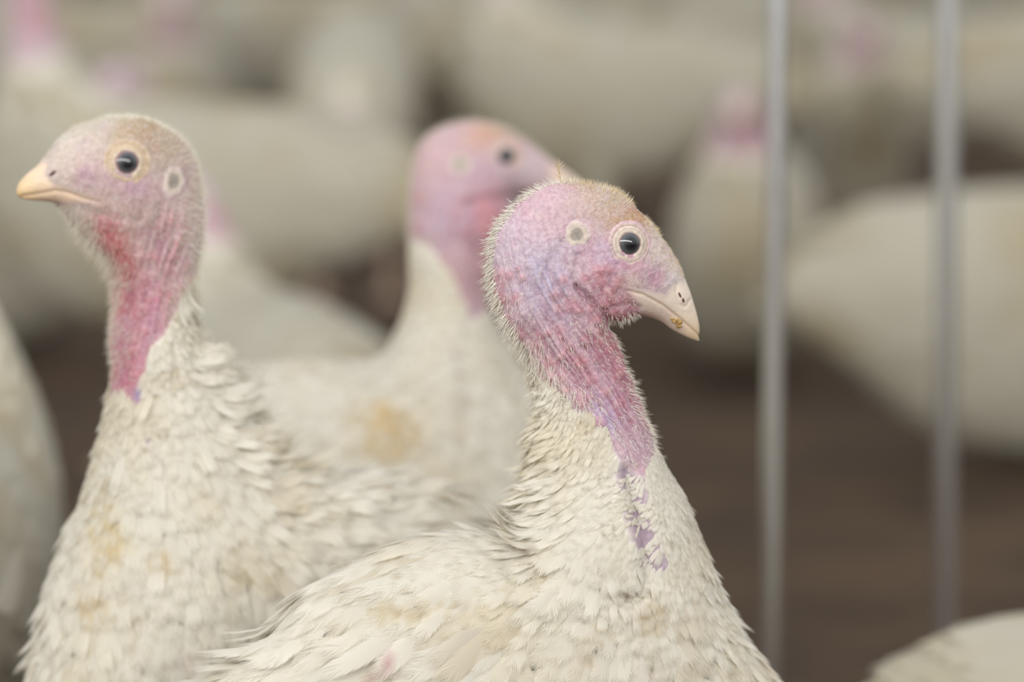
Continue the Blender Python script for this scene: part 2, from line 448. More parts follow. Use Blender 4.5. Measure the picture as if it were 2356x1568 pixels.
# ------------------------------------------------------------------ a portrait turkey (outline given in photo pixels at plane D)
def portrait(spec):
    D = spec['D']; X0 = px2w(spec['origin'][0], 784, D)[0]
    global TA
    al_ = math.radians(spec.get('turn', 0)); ca, sa = math.cos(al_), math.sin(al_); TA = math.tan(al_)
    def L2(p):                                 # photo pixel -> (along, up) in the bird's own upright plane
        a = (p[0]-1178)/FPX; b = (784-p[1])/FPX; dy = math.cos(PITCH)+b*math.sin(PITCH); dz = -math.sin(PITCH)+b*math.cos(PITCH)
        t = (X0*sa-D*ca)/(a*sa-dy*ca); return np.array([(t*a-X0)*ca+(t*dy-D)*sa, H+t*dz])
    s = (px2w(1179, 784, D)[0]-px2w(1178, 784, D)[0])     # metres per pixel
    poly = smooth_poly([L2(p) for p in spec['outline']], 2)
    kg = [(*L2(p[:2]), p[2]*s, p[3]) for p in spec['thick']]
    def kfun(X, Z):
        c = np.full(X.shape, 2.0)
        for x, z, r, k in kg:
            g = np.exp(-((X-x)**2+(Z-z)**2)/(2*r*r)); c = c*(1-g)+k*g
        return c
    wx0, wz1 = L2(spec['win'][:2]); wx1, wz0 = L2(spec['win'][2:])
    inf = Inflate(poly, kfun, .0025, (wx0, wz0, wx1, wz1), .0005)
    bx0, bz0 = poly.min(0)-.012; bx1, bz1 = poly.max(0)+.01
    h, H2 = spec['res'], .0045
    xs = axis([(bx0, wx0, H2), (wx0, wx1, h), (wx1, max(bx1, wx1+H2), H2)]) if wx1 < bx1 else axis([(bx0, wx0, H2), (wx0, wx1, h)])
    if wx0 <= bx0: xs = axis([(wx0, wx1, h), (wx1, bx1, H2)])
    zs = axis([(-.006, .2, .003), (.2, wz0, H2), (wz0, wz1+.004, h)])
    ys = axis([(-.19, -.042, H2), (-.042, .042, h), (.042, .19, H2)])
    Xg, Zg = np.meshgrid(xs, zs, indexing='ij'); ph = inf(Xg, Zg)
    F = (ph[:, None, :]-(ys**2)[None, :, None]).astype(np.float32)
    capsule_F(F, xs, ys, zs, leg_segs(spec['leg_x'], poly[:, 1].min(), spec['face']))
    V, Q = surface_nets(F, xs, ys, zs); del F
    V = lap(V, Q, 2, .5); N = vnormals(V, Q)
    if ((V-V.mean(0))*N).sum() < 0: Q = Q[:, ::-1]; N = -N
    # --- relief on the bare skin
    X, Z = AX(V), AZ(V); side = np.clip(np.abs(N[:, 1])*1.5, 0, 1)
    bare_poly = np.array([L2(p) for p in spec['bare']]); fine = inpoly(X, Z, bare_poly)
    dedge = dist_line(X, Z, bare_poly); soft = np.where(fine, np.clip(dedge/.0025, 0, 1), 0)
    bkm = inpoly(X, Z, np.array([L2(p) for p in spec['upper']])) | inpoly(X, Z, np.array([L2(p) for p in spec['lower']])); nobk = np.clip(dist_line(X, Z, [L2(p) for p in spec['root']], False)/.003, 0, 1); nobk = np.where(bkm, 0, nobk)
    disp = np.zeros(len(V))
    sp_ = smooth_open([L2(p) for p in spec['spine']], 3); al = np.zeros(len(V)); ac = np.zeros(len(V)); best = np.full(len(V), 1e9); run = 0
    for i in range(len(sp_)-1):
        a_, b_ = sp_[i], sp_[i+1]; e_ = b_-a_; Ln = math.hypot(*e_); tt = ((X-a_[0])*e_[0]+(Z-a_[1])*e_[1])/Ln**2
        tc_ = np.clip(tt, 0 if i else -9, 1 if i < len(sp_)-2 else 9); dx = X-a_[0]-tc_*e_[0]; dz = Z-a_[1]-tc_*e_[1]; d2 = dx*dx+dz*dz
        cr_ = (e_[0]*dz-e_[1]*dx); m = d2 < best; best = np.where(m, d2, best); al = np.where(m, run+tc_*Ln, al); ac = np.where(m, np.sign(cr_)*np.sqrt(d2), ac); run += Ln
    wn_ = 0
    wob = fbm(V, 45, 4)*.004
    P3 = np.stack([al*36, (ac+wob*.7)*430, V[:, 1]*24], 1)
    wa = vnoise(P3, 1.0, 11); wb_ = vnoise(P3*np.array([1.6, 1.9, 1.5]), 1.0, 31)
    cre = np.clip(1-np.abs(wa-.5)/.26, 0, 1)+.35*np.clip(1-np.abs(wb_-.5)/.24, 0, 1); cre = np.clip(cre, 0, 1.2)
    wr_ = .5-.25*cre+.25*(fbm(P3, 1.0, 51, 2)-.5); neckw = np.zeros(len(V))
    for p in spec['wrinkle_zone']:
        x, z = L2(p[:2]); neckw = np.maximum(neckw, p[3]*np.exp(-((X-x)**2+(Z-z)**2)/(2*(p[2]*s)**2)))
    disp += (wr_-.38)*.0070*neckw*soft*nobk
    disp += (fbm(V, 420, 5, 3)-.5)*.0009*soft*nobk*(1-.7*np.clip(neckw, 0, 1))+(fbm(V, 130, 6, 2)-.5)*.0012*soft*nobk*(1-.7*np.clip(neckw, 0, 1))
    for g in spec['grooves']:                   # (points, width px, depth mm)
        d = dist_line(X, Z, [L2(p) for p in g[0]], False); disp += -g[2]/1000*np.exp(-d*d/(2*(g[1]*s)**2))*side
    for g in spec['bumps']:
        x, z = L2(g[:2]); dx = X-x; dz = Z-z; disp += g[3]/1000*np.exp(-(dx*dx+dz*dz)/(2*(g[2]*s)**2))*np.clip(side+.3, 0, 1)
    r2 = np.random.default_rng(5)
    wart = np.zeros(len(V))
    for _ in range(spec['warts'][4]):
        x, z = L2((r2.uniform(spec['warts'][0], spec['warts'][2]), r2.uniform(spec['warts'][1], spec['warts'][3]))); rr = r2.uniform(5, 11)*s; sg = r2.choice((-1, 1))
        m = (V[:, 1]*sg > 0)
        g = np.exp(-(((X-x)**2+(Z-z)**2)/(2*rr*rr))**1.3)*m*soft; disp += g*.0007; wart = np.maximum(wart, g)
    V = V+N*disp[:, None]; N = vnormals(V, Q)
    # --- skin colour, with the shade of the fold creases painted in
    col = np.zeros((len(V), 3))+lin(228, 222, 206)
    base = lin(*spec['skin']); sk = np.zeros((len(V), 3))+base
    for p in spec['patches']:
        x, z = L2(p[:2]); g = p[6]*np.exp(-((((X-x)**2+(Z-z)**2)/(2*(p[2]*s)**2))))*(.55+.9*fbm(V, 160, int(p[0]) % 97, 3)); g = np.clip(g, 0, 1)
        sk = sk*(1-g[:, None])+lin(*p[3:6])*g[:, None]
    n1 = fbm(V, 120, 21, 4); n2 = fbm(V, 135, 33, 4); kw = np.clip(neckw*1.4, 0, 1); n1 = n1*(1-kw)+fbm(P3*np.array([.8, .6, 1]), 1.0, 81, 3)*kw; n2 = n2*(1-kw)+fbm(P3*np.array([.8, .6, 1]), 1.0, 91, 3)*kw
    g = np.clip((n1-.5)*3.2, 0, .75)[:, None]*spec['mottle']; sk = sk*(1-g)+lin(190, 176, 200)*g
    g = np.clip((n2-.5)*3.2, 0, .75)[:, None]*spec['mottle']; sk = sk*(1-g)+lin(210, 142, 154)*g
    g = (wart*.55)[:, None]; sk = sk*(1-g)+lin(214, 130, 138)*g
    g = np.clip((cre-.55)*1.4, 0, .7)[:, None]*neckw[:, None]; sk = sk*(1-g)+lin(164, 88, 110)*g  # fold creases painted darker, their shade put into the skin colour
    pale = np.clip((fbm(V, 600, 61, 2)-.56)*4, 0, .25)[:, None]; sk = sk*(1-pale)+lin(226, 206, 206)*pale
    sf = soft[:, None]**.7; col = col*(1-sf)+sk*sf
    if spec.get('strip'):
        d = dist_line(X, Z, [L2(p) for p in spec['strip'][0]], False); g = np.exp(-(d/(spec['strip'][1]*s))**4)[:, None]*.95*(1-sf); col = col*(1-g)+lin(158, 130, 150)*g
    lum = col.mean(1)[:, None]; col = col*.78+lum*.22; col = col*(1-.17*sf)
    legm = (V[:, 2] < .14)[:, None]; col = np.where(legm, lin(170, 150, 135), col)
    # --- split off the two halves of the beak
    t = empty('turkey', (X0, D, 0), al_); tag(t, spec['label'], 'turkey')
    cen = V[Q].mean(1); cen[:, 0], cen[:, 2] = AX(cen), AZ(cen); up = inpoly(cen[:, 0], cen[:, 2], np.array([L2(p) for p in spec['upper']])); lo = inpoly(cen[:, 0], cen[:, 2], np.array([L2(p) for p in spec['lower']])) & ~up
    def sub(name, m, mat, c):
        f = Q[m]; ids = np.unique(f); mp = np.full(len(V), -1); mp[ids] = np.arange(len(ids)); return mesh_np(name, V[ids], mp[f], mat, t, c[ids])
    ex, ez = L2(spec['eye']); sock = (cen[:, 0]-ex)**2+(cen[:, 2]-ez)**2 < (spec['eye_r']*s*.97)**2
    sub('body', ~(up | lo | sock), M_SKIN, col)
    bc = np.zeros_like(col)+lin(*spec['beak'])
    x, z = L2(spec['beak_tip']); g = np.exp(-((X-x)**2+(Z-z)**2)/(2*(38*s)**2))[:, None]*.7; bc = bc*(1-g)+lin(*spec['tip'])*g
    d = dist_line(X, Z, [L2(p) for p in spec['gape']], False); g = np.exp(-(d/(2.6*s))**2)[:, None]*.5; bc = bc*(1-g)+lin(176, 140, 110)*g
    bc = bc*(1-.10*(fbm(V, 200, 8)[:, None]-.5))
    # horn blends into the skin colour at its root
    d = dist_line(X, Z, [L2(p) for p in spec['root']], False); g = np.clip(1-d/(16*s), 0, 1)[:, None]**1.5*.8; bc = bc*(1-g)+col*g
    sub('upper_beak', up, M_BEAK, bc); sub('lower_beak', lo, M_BEAK, bc*np.array([1.0, .97, .97]))
    Vb, Qb = V, Q
    bvh = BVHTree.FromPolygons([Vector(v) for v in V], [tuple(map(int, q)) for q in Q])
    def ray(p, sgn):
        x0, z0 = L2(p); x, z = x0, z0; out = (np.array([x, 0, z]), np.array([0, sgn, 0]))
        for _ in range(4):
            q = bvh.ray_cast(Vector((x, sgn*.3, z)), Vector((0, -sgn, 0)))
            if q[0]: out = (np.array(q[0]), np.array(q[1])); z = z0+abs(q[0].y)*TP; x = x0-abs(q[0].y)*TA
        return out
    # --- eyes, lids, ears, nostrils
    er = spec['eye_r']*s
    for sg in (-1, 1):
        c, nr = ray(spec['eye'], sg); nr = nr*.35+np.array([spec['face']*.10, sg, .04]); nr /= np.linalg.norm(nr); R = er*1.30
        cc = c-nr*(R*.63)
        eo = sphere('eye', cc, R, M_EYE, t)
        zx = nr[0]/nr[1]*0
        eo.rotation_euler = Vector(nr).to_track_quat('Y', 'Z').to_euler()
        cols = np.array([lin(*k) for k in spec['lid_cols']])*.86
        disc_part('eyelid', c, nr, (0, 0, 1), [(er*.84, -.0002), (er*.95, er*.05), (er*1.0, er*.08), (er*1.08, er*.11), (er*1.22, er*.10), (er*1.32, er*.085), (er*1.42, er*.07), (er*1.54, er*.05), (er*1.60, er*.0), (er*1.66, er*.03), (er*1.78, er*.02), (er*1.92, er*.0), (er*2.08, -er*.12)], M_SKIN, t, cols, 1.03, 1.0, 96, .014, bvh, er*1.3)
        if spec.get('ear'):
            c, nr = ray(spec['ear'], sg); rr = spec['ear_r']*s
            ec = np.array([lin(*k) for k in ((150, 142, 134), (158, 148, 138), (170, 156, 146), (206, 192, 178), (214, 198, 186), (212, 194, 188), (210, 184, 188), (206, 172, 186))])*.86
            disc_part('ear', c, nr, (.4, 0, 1), [(rr*.02, rr*.05), (rr*.3, rr*.05), (rr*.48, rr*.05), (rr*.62, rr*.08), (rr*.80, rr*.08), (rr*1.0, rr*.05), (rr*1.15, rr*.01), (rr*1.3, -rr*.12)], M_SKIN, t, ec, spec.get('ear_sx', .95), 1.0, 64, .05, bvh, 0)
        if spec.get('nostril'):
            for (p, a, ln, wd) in spec['nostril']:
                c, nr = ray(p, sg); o = sphere('nostril', c-nr*(wd*s*.35), 1, M_DARKRED, t, (ln*s, wd*s*.7, wd*s), 16, 10); o.rotation_euler = (0, math.radians(a)*1, 0)
    # --- plumage
    G = [(*L2(g[:2]), g[2], -g[3], g[4]/1000, g[5]/1000, g[6], g[7]/1000) for g in spec['feather']]
    fp = np.array([L2(p) for p in spec['featherline']])
    strip = [L2(p) for p in spec['strip'][0]] if spec.get('strip') else None
    def keep(P):
        x, z = AX(P), AZ(P); nz = (fbm(P, 120, 3)-.5)*.012
        ins = inpoly(x+nz, z+nz, fp); k = (~ins) & (P[:, 2] > .17)
        if strip is not None:
            d = dist_line(x, z, strip, False); k &= (d > spec['strip'][1]*s*.9) | (fbm(P*np.array([.5, 1, 1.6]), 170, 9) > .57)
        return k.astype(float)*(1-.6*(P[:, 1] > .02))
    def spac(P): return guide(AX(P), AZ(P), G)[:, 5]
    P, f = surf_sample(V, Q, 5.0, spac, keep)
    order = np.arange(len(P)); FN = np.cross(V[Q[f][:, 2]]-V[Q[f][:, 0]], V[Q[f][:, 3]]-V[Q[f][:, 1]]); FN /= np.linalg.norm(FN, axis=1)[:, None]
    FN = N[Q[f][:, 0]]
    g = guide(AX(P), AZ(P), G); n = len(P)
    d3 = np.stack([g[:, 0], RNG.normal(0, .10, n), g[:, 1]], 1)+RNG.normal(0, .13, (n, 3)); d3 /= np.linalg.norm(d3, axis=1)[:, None]
    dn = (d3*FN).sum(1); T = d3-FN*dn[:, None]; T += np.array([0, 0, -.15])-FN*(FN[:, 2]*-.15)[:, None]; T /= np.maximum(1e-6, np.linalg.norm(T, axis=1))[:, None]
    rl = RNG.uniform(.7, 1.15, n)*np.where(RNG.random(n) < .06, 1.35, 1); Lf = g[:, 2]*rl; Wf = g[:, 3]*RNG.uniform(.8, 1.15, n)
    lift = g[:, 4]*.65*RNG.uniform(.3, 1.9, n)+np.clip(dn, 0, .9)*RNG.uniform(.35, 1.0, n)*spec.get('outlift', 1)
    c1 = fbm(P, 22, 40, 3); c2 = fbm(P, 60, 50, 3); col_w = lin(239, 235, 224); col_y = lin(234, 224, 200); col_t = lin(208, 190, 158)
    m = np.clip((c1-.47)*2.6, 0, .5)[:, None]; fc = col_w*(1-m)+col_y*m; m = np.clip((c2-.62)*4, 0, .35)[:, None]; fc = fc*(1-m)+col_t*m
    def stain_shade(Vp, c):  # tints the feathers: real stains and painted shade streaks
        st = fbm(Vp*np.array([.45, 1, 1.4]), 260, 71, 3)
        for p in spec.get('stains_shade', []):
            x, z = L2(p[:2]); gg = p[6]*np.exp(-(((AX(Vp)-x)/(p[2]*s))**2+((AZ(Vp)-z)/(p[3]*s))**2)**1.5)*np.clip((st-.42)*5, 0.12, 1.2); gg = np.clip(gg, 0, 1)[:, None]
            c = c*(1-gg)+lin(*p[4])*gg
        sm = np.clip((fbm(Vp, 330, 77, 2)-.78)*9, 0, .5)[:, None]; c = c*(1-sm)+lin(170, 146, 108)*sm
        return c
    fc = fc*RNG.uniform(.975, 1.02, n)[:, None]
    feathers('plumage', P, T, FN, Lf, Wf, lift, fc, M_FEATH, t, bvh, K=6, taper=RNG.uniform(.15, .55, n), stain_shade=stain_shade)
    # --- bristles on head and neck
    for (name, G2, area_poly, spacing, rad, cset) in spec['bristle']:
        GB = [(*L2(g[:2]), g[2], -g[3], g[4]/1000, g[5]) for g in G2]
        ap = np.array([L2(p) for p in area_poly]);  upm = np.array([L2(p) for p in spec['upper']]); lom = np.array([L2(p) for p in spec['lower']])
        ey = L2(spec['eye']); ea = L2(spec.get('ear') or (0, 0))
        def keep2(P_):
            x, z = AX(P_), AZ(P_); k = inpoly(x, z, ap) & ~inpoly(x, z, upm) & ~inpoly(x, z, lom)
            k &= ((x-ey[0])**2+(z-ey[1])**2 > (er*1.75)**2) & ((x-ea[0])**2+(z-ea[1])**2 > (spec.get('ear_r', 1)*s*1.0)**2)
            return k*guide(x, z, GB, 5.0)[:, 3]
        P, f = surf_sample(V, Q, 1.6, lambda P_: np.full(len(P_), spacing/1000), keep2)
        FN = N[Q[f][:, 0]]; g = guide(AX(P), AZ(P), GB, 5.0); n = len(P)
        d3 = np.stack([g[:, 0], np.zeros(n), g[:, 1]], 1); d3 /= np.linalg.norm(d3, axis=1)[:, None]; dn = (d3*FN).sum(1)
        Dv = d3-FN*np.minimum(dn, 0)[:, None]+FN*.28+RNG.normal(0, .16, (n, 3))
        cc = np.array([lin(*k) for k in cset])[RNG.integers(0, len(cset), n)]
        bristles(name, P-FN*.0003, Dv, g[:, 2]*RNG.uniform(.5, 1.3, n), np.full(n, rad/1000)*RNG.uniform(.7, 1.3, n), cc, t)
    return t, ray, s, L2
#BIRDS
CREAM = [(240, 236, 224), (236, 230, 214), (226, 214, 188)]
BODY_TAIL_R = [(400, 1600), (250, 1680), (110, 1770), (95, 1830), (300, 1900), (480, 2040), (760, 2190), (1150, 2270), (1560, 2170), (1800, 1960), (1850, 1780), (1820, 1640)]
R = dict(D=2.0, turn=9, origin=(1340, 0), face=1, leg_x=-.04, res=.00065, spine=[(1190, 470), (1215, 640), (1290, 770), (1390, 900), (1470, 1050), (1500, 1100)],
    label='sharp-focus white turkey with pink lilac neck, head bowed right beside the nearer metal pole',
    outline=[(1615, 786), (1614, 788), (1600, 785), (1577, 775), (1542, 756), (1523, 738), (1478, 722), (1450, 729), (1412, 736), (1398, 738), (1400, 752), (1411, 774), (1424, 803), (1443, 844), (1460, 900), (1478, 940), (1494, 990), (1506, 1030), (1524, 1066), (1556, 1116), (1580, 1176), (1600, 1230), (1622, 1290), (1640, 1350), (1662, 1405), (1690, 1450), (1728, 1510), (1765, 1575), (1800, 1640)]
        + [(1850, 1780), (1800, 1960), (1560, 2170), (1150, 2270), (760, 2190), (480, 2040), (300, 1900), (140, 1850), (180, 1800), (330, 1730), (480, 1640), (600, 1540), (660, 1475), (700, 1385), (760, 1345), (840, 1300), (900, 1268), (980, 1245), (1060, 1238), (1150, 1240), (1210, 1225), (1240, 1180), (1250, 1120), (1250, 1060), (1246, 1000), (1246, 940), (1243, 880), (1226, 845), (1207, 806), (1179, 768), (1157, 727), (1141, 688), (1133, 653), (1128, 621), (1128, 586), (1134, 548), (1150, 516), (1172, 487), (1198, 462), (1223, 440), (1258, 424), (1303, 419), (1354, 423), (1399, 431), (1434, 449), (1466, 481), (1491, 509), (1520, 541), (1555, 592), (1579, 648), (1590, 678), (1602, 716), (1609, 745), (1610, 764), (1608, 770), (1606, 772)],
    thick=[(1320, 590, 150, .38), (1500, 600, 70, 1.0), (1560, 700, 40, 1.2), (1330, 880, 90, 1.3), (700, 1750, 420, .5), (1300, 1800, 320, .95)],
    win=(1112, 405, 1640, 1130),
    bare=[(1080, 380), (1225, 380), (1650, 380), (1650, 820), (1560, 1010), (1512, 1034), (1498, 1055), (1476, 1100), (1430, 1066), (1380, 1010), (1335, 960), (1290, 930), (1230, 905), (1195, 855), (1080, 700)],
    featherline=[(1080, 380), (1225, 380), (1650, 380), (1650, 820), (1560, 1000), (1520, 1000), (1494, 1040), (1476, 1078), (1440, 1046), (1392, 990), (1345, 935), (1300, 902), (1240, 868), (1205, 835), (1080, 700)],
    wrinkle=[(1200, 700, .6, .8), (1350, 750, .55, .85), (1430, 900, .45, .9), (1300, 900, .5, .85), (1300, 640, .1, 1), (1380, 600, .3, 1), (1400, 690, .8, .35)],
    wrinkle_zone=[(1330, 850, 120, 1), (1430, 930, 80, 1), (1310, 680, 70, .7), (1390, 680, 50, .5), (1300, 600, 60, .35), (1190, 650, 90, .25)],
    grooves=[([(1327, 664), (1345, 682), (1368, 705), (1388, 724), (1402, 742)], 6, 4.2), ([(1330, 590), (1321, 625), (1324, 655)], 5, 1.2), ([(1440, 669), (1478, 678), (1526, 704), (1574, 742), (1607, 770)], 2.2, .8),
             ([(1556, 655), (1552, 675), (1560, 700), (1575, 706), (1586, 690)], 3, .5), ([(1295, 560), (1262, 620), (1245, 680)], 8, .8), ([(1395, 712), (1440, 700), (1470, 708)], 5, .8), ([(1445, 1080), (1465, 1170), (1485, 1250), (1484, 1320), (1462, 1350), (1425, 1362)], 14, 3.6)],
    bumps=[(1455, 520, 38, 1.3), (1375, 640, 30, 2.0), (1440, 625, 28, .5), (1203, 722, 14, 1.4), (1190, 740, 12, .8), (1570, 685, 14, .7), (1430, 725, 20, 1.2), (1330, 1250, 80, 7.0)],
    warts=(1140, 620, 1440, 980, 150), skin=(212, 172, 184), mottle=.45,
    patches=[(1200, 560, 75, 208, 184, 204, .9), (1250, 480, 55, 218, 172, 186, .8), (1400, 465, 34, 186, 164, 138, .8), (1345, 450, 34, 204, 178, 158, .7), (1300, 500, 30, 206, 172, 172, .5), (1462, 508, 24, 188, 134, 78, 1.3), (1425, 515, 24, 196, 152, 104, .8),
             (1540, 570, 44, 216, 202, 192, 1.1), (1560, 630, 34, 214, 200, 194, 1.2), (1495, 637, 22, 190, 130, 164, .9), (1425, 620, 30, 200, 136, 166, .9), (1372, 590, 34, 194, 160, 190, .8), (1380, 655, 28, 204, 116, 124, .9), (1400, 700, 30, 202, 130, 142, .8),
             (1455, 655, 24, 216, 190, 178, .9), (1440, 718, 26, 206, 122, 138, .9), (1290, 700, 55, 182, 160, 190, .7), (1250, 640, 40, 186, 174, 206, .8), (1330, 620, 22, 206, 170, 180, .8), (1420, 810, 50, 192, 104, 124, .9), (1450, 900, 44, 184, 106, 130, .9), (1350, 830, 60, 196, 138, 158, .7),
             (1390, 965, 34, 170, 146, 190, .9), (1355, 920, 26, 176, 150, 186, .6), (1470, 1020, 36, 190, 150, 170, .9), (1480, 960, 26, 184, 116, 138, .7)],
    upper=[(1438, 664), (1480, 664), (1528, 676), (1548, 650), (1582, 640), (1605, 670), (1630, 730), (1618, 771), (1605, 771), (1574, 742), (1526, 704), (1478, 679), (1440, 670)],
    lower=[(1440, 669), (1478, 678), (1526, 703), (1574, 741), (1604, 769), (1630, 790), (1600, 805), (1530, 765), (1476, 730), (1462, 700)],
    root=[(1582, 640), (1548, 650), (1528, 674), (1480, 664), (1436, 664), (1462, 700), (1476, 730)],
    gape=[(1440, 669), (1478, 678), (1526, 704), (1574, 742), (1607, 770)], beak=(220, 204, 190), beak_tip=(1608, 775), tip=(212, 190, 150),
    eye=(1446, 562), eye_r=26, lid_cols=[(150, 100, 104), (196, 160, 158), (212, 194, 180), (222, 208, 194), (214, 198, 184), (196, 176, 160), (216, 200, 188), (216, 198, 190), (190, 158, 140), (206, 182, 172), (214, 188, 184), (212, 180, 186), (212, 176, 186)],
    ear=(1326, 541), ear_r=27, nostril=[((1561, 678), 62, 8, 3.0), ((1569, 690), 62, 7, 3.6)],
    strip=([(1446, 1080), (1450, 1110), (1462, 1170), (1480, 1230), (1500, 1290)], 38), outlift=1.0,
    feather=[(1235, 900, -.7, .7, 8, 3, .35, 1.9), (1330, 930, -.2, 1, 7, 2.6, .15, 1.7), (1240, 1000, -1, .22, 15, 3.6, .35, 2.6), (1380, 1050, -.5, .7, 11, 4, .12, 2.2), (1240, 1120, -1, .2, 22, 4.6, .35, 3.0), (1350, 1130, -.8, .5, 18, 7, .12, 3.4), (1440, 1100, -1, .25, 7, 2.2, .25, 2.2), (1470, 1180, -1, .25, 7.5, 2.4, .25, 2.4), (1490, 1250, -.9, .3, 8, 2.8, .25, 2.6),
             (1500, 1090, .3, 1, 8, 3.4, .08, 1.9), (1560, 1150, .4, 1, 11, 4.5, .10, 2.4), (1530, 1250, .25, 1, 15, 6, .10, 3.0), (1620, 1270, .4, 1, 15, 6, .12, 3.0), (1400, 1250, -.2, 1, 24, 11, .10, 4.4), (1440, 1310, .1, 1, 14, 7, .3, 3), (1250, 1210, -1, .2, 27, 7, .25, 3.8), (1150, 1250, -1, .2, 28, 12, .10, 5),
             (1300, 1300, -.6, .6, 30, 14, .08, 5.4), (1000, 1270, -1, .35, 36, 15, .10, 6), (850, 1330, -1, .5, 42, 15, .14, 6.6), (700, 1420, -1, .5, 52, 15, .16, 7), (560, 1520, -1, .5, 58, 14, .18, 7), (1100, 1400, -1, .35, 44, 17, .10, 7), (900, 1450, -1, .4, 58, 17, .10, 7.6), (1250, 1450, -.6, .8, 34, 18, .10, 6.2), (1400, 1450, -.2, 1, 30, 17, .10, 5.8),
             (1550, 1400, .35, 1, 24, 11, .16, 4.6), (1660, 1400, .5, 1, 22, 8, .22, 3.8), (1750, 1520, .6, 1, 26, 9, .25, 4), (1600, 1520, .3, 1, 28, 15, .12, 5.4), (600, 1900, -1, .3, 60, 22, .1, 12), (1200, 2100, -.6, .4, 50, 24, .1, 12), (1700, 1900, 0, 1, 40, 22, .1, 10), (100, 1800, -1, .3, 90, 22, .05, 9)],
    stains_shade=[(1205, 1255, 30, 12, (120, 96, 62), 0, .9), (1240, 1300, 14, 7, (120, 100, 70), 0, .7), (1360, 1440, 45, 30, (196, 172, 120), 0, .5), (1480, 1400, 50, 50, (206, 180, 130), 0, .45), (950, 1400, 160, 30, (216, 196, 150), 0, .5), (1500, 1500, 40, 30, (160, 140, 100), 0, .4), (1440, 1350, 50, 10, (150, 130, 96), 0, .7), (1340, 1500, 20, 30, (196, 164, 116), 0, .5), (1500, 1540, 22, 18, (170, 110, 110), 0, .7), (1440, 1560, 26, 18, (130, 104, 66), 0, .6), (900, 1500, 26, 14, (196, 140, 150), 0, .8), (880, 1540, 22, 10, (190, 130, 140), 0, .8)],  # thin streak under the cape edge paints its shadow line; the rest are stains
    bristle=[('nape_bristles', [(1140, 560, -.85, .5, 6.0, 1), (1130, 640, -.6, .9, 6.5, 1), (1170, 750, -.5, .9, 6.5, 1), (1220, 840, -.4, 1, 6, 1), (1180, 480, -.9, .25, 5.5, 1), (1250, 425, -.8, -.2, 4.5, .8), (1320, 418, -.1, -1, 3.5, .9)],
              [(1080, 600), (1080, 400), (1340, 400), (1340, 420), (1258, 429), (1196, 470), (1150, 538), (1137, 600), (1141, 652), (1166, 724), (1208, 793), (1236, 850), (1250, 885), (1205, 880), (1140, 780)], 1.35, .34, [(240, 236, 224), (234, 228, 214)]),
             ('facial_bristles', [(1350, 420, -.3, -1, 3.4, 1.4), (1430, 450, .5, -.7, 3.2, 1.4), (1500, 510, .6, -.2, 2.4, 1.2), (1560, 600, .45, .8, 2.6, 3), (1530, 575, .3, .9, 2.4, 2), (1385, 465, .3, -.5, 2.6, 1.5), (1330, 460, -.2, .6, 2, .5), (1460, 505, .3, .6, 1.4, 1.2), (1300, 600, .3, 1, 2.0, .05), (1500, 640, .6, .8, .8, .8), (1420, 640, .4, 1, 1.0, .3), (1250, 480, -.4, .5, 2, .1), (1540, 640, .5, .8, 1.4, 1.2)],
              [(1290, 400), (1480, 400), (1620, 560), (1620, 660), (1540, 662), (1430, 664), (1370, 600), (1300, 480)], 1.0, .13, [(238, 230, 214), (226, 208, 176), (216, 188, 140)]),
             ('bristles', [(1300, 600, .3, 1, 2.4, .03), (1200, 600, .2, 1, 3, .06), (1170, 600, -.2, 1, 4, .12), (1200, 720, .1, 1, 4, .15), (1250, 700, .5, 1, 3, .05), (1350, 850, .5, 1, 3.4, .05), (1400, 860, .5, 1, 3, .05), (1250, 868, .0, 1, 7, 1.2), (1305, 918, .1, 1, 6, .7), (1350, 950, .3, 1, 5, .4), (1290, 830, .3, 1, 4, .15), (1440, 830, .9, .5, 4.5, .14), (1465, 900, 1, .4, 4.5, .2), (1505, 990, 1, .4, 5, .6), (1440, 1010, .3, 1, 5, .25), (1420, 920, .4, 1, 4, .06), (1400, 690, .5, .9, 1.3, .25), (1440, 735, .1, 1, 4.0, .55), (1430, 715, .3, 1, 1.8, .3), (1470, 700, .4, .9, 1.4, .4), (1400, 650, .4, .9, 1.2, .12), (1480, 1000, .4, 1, 4, .2)],
              [(1130, 600), (1260, 440), (1330, 500), (1380, 600), (1440, 670), (1500, 740), (1430, 760), (1530, 1000), (1530, 1050), (1476, 1085), (1440, 1060), (1385, 1004), (1335, 950), (1290, 920), (1235, 895), (1190, 780)], 1.25, .19, [(240, 235, 224), (234, 224, 208)])])

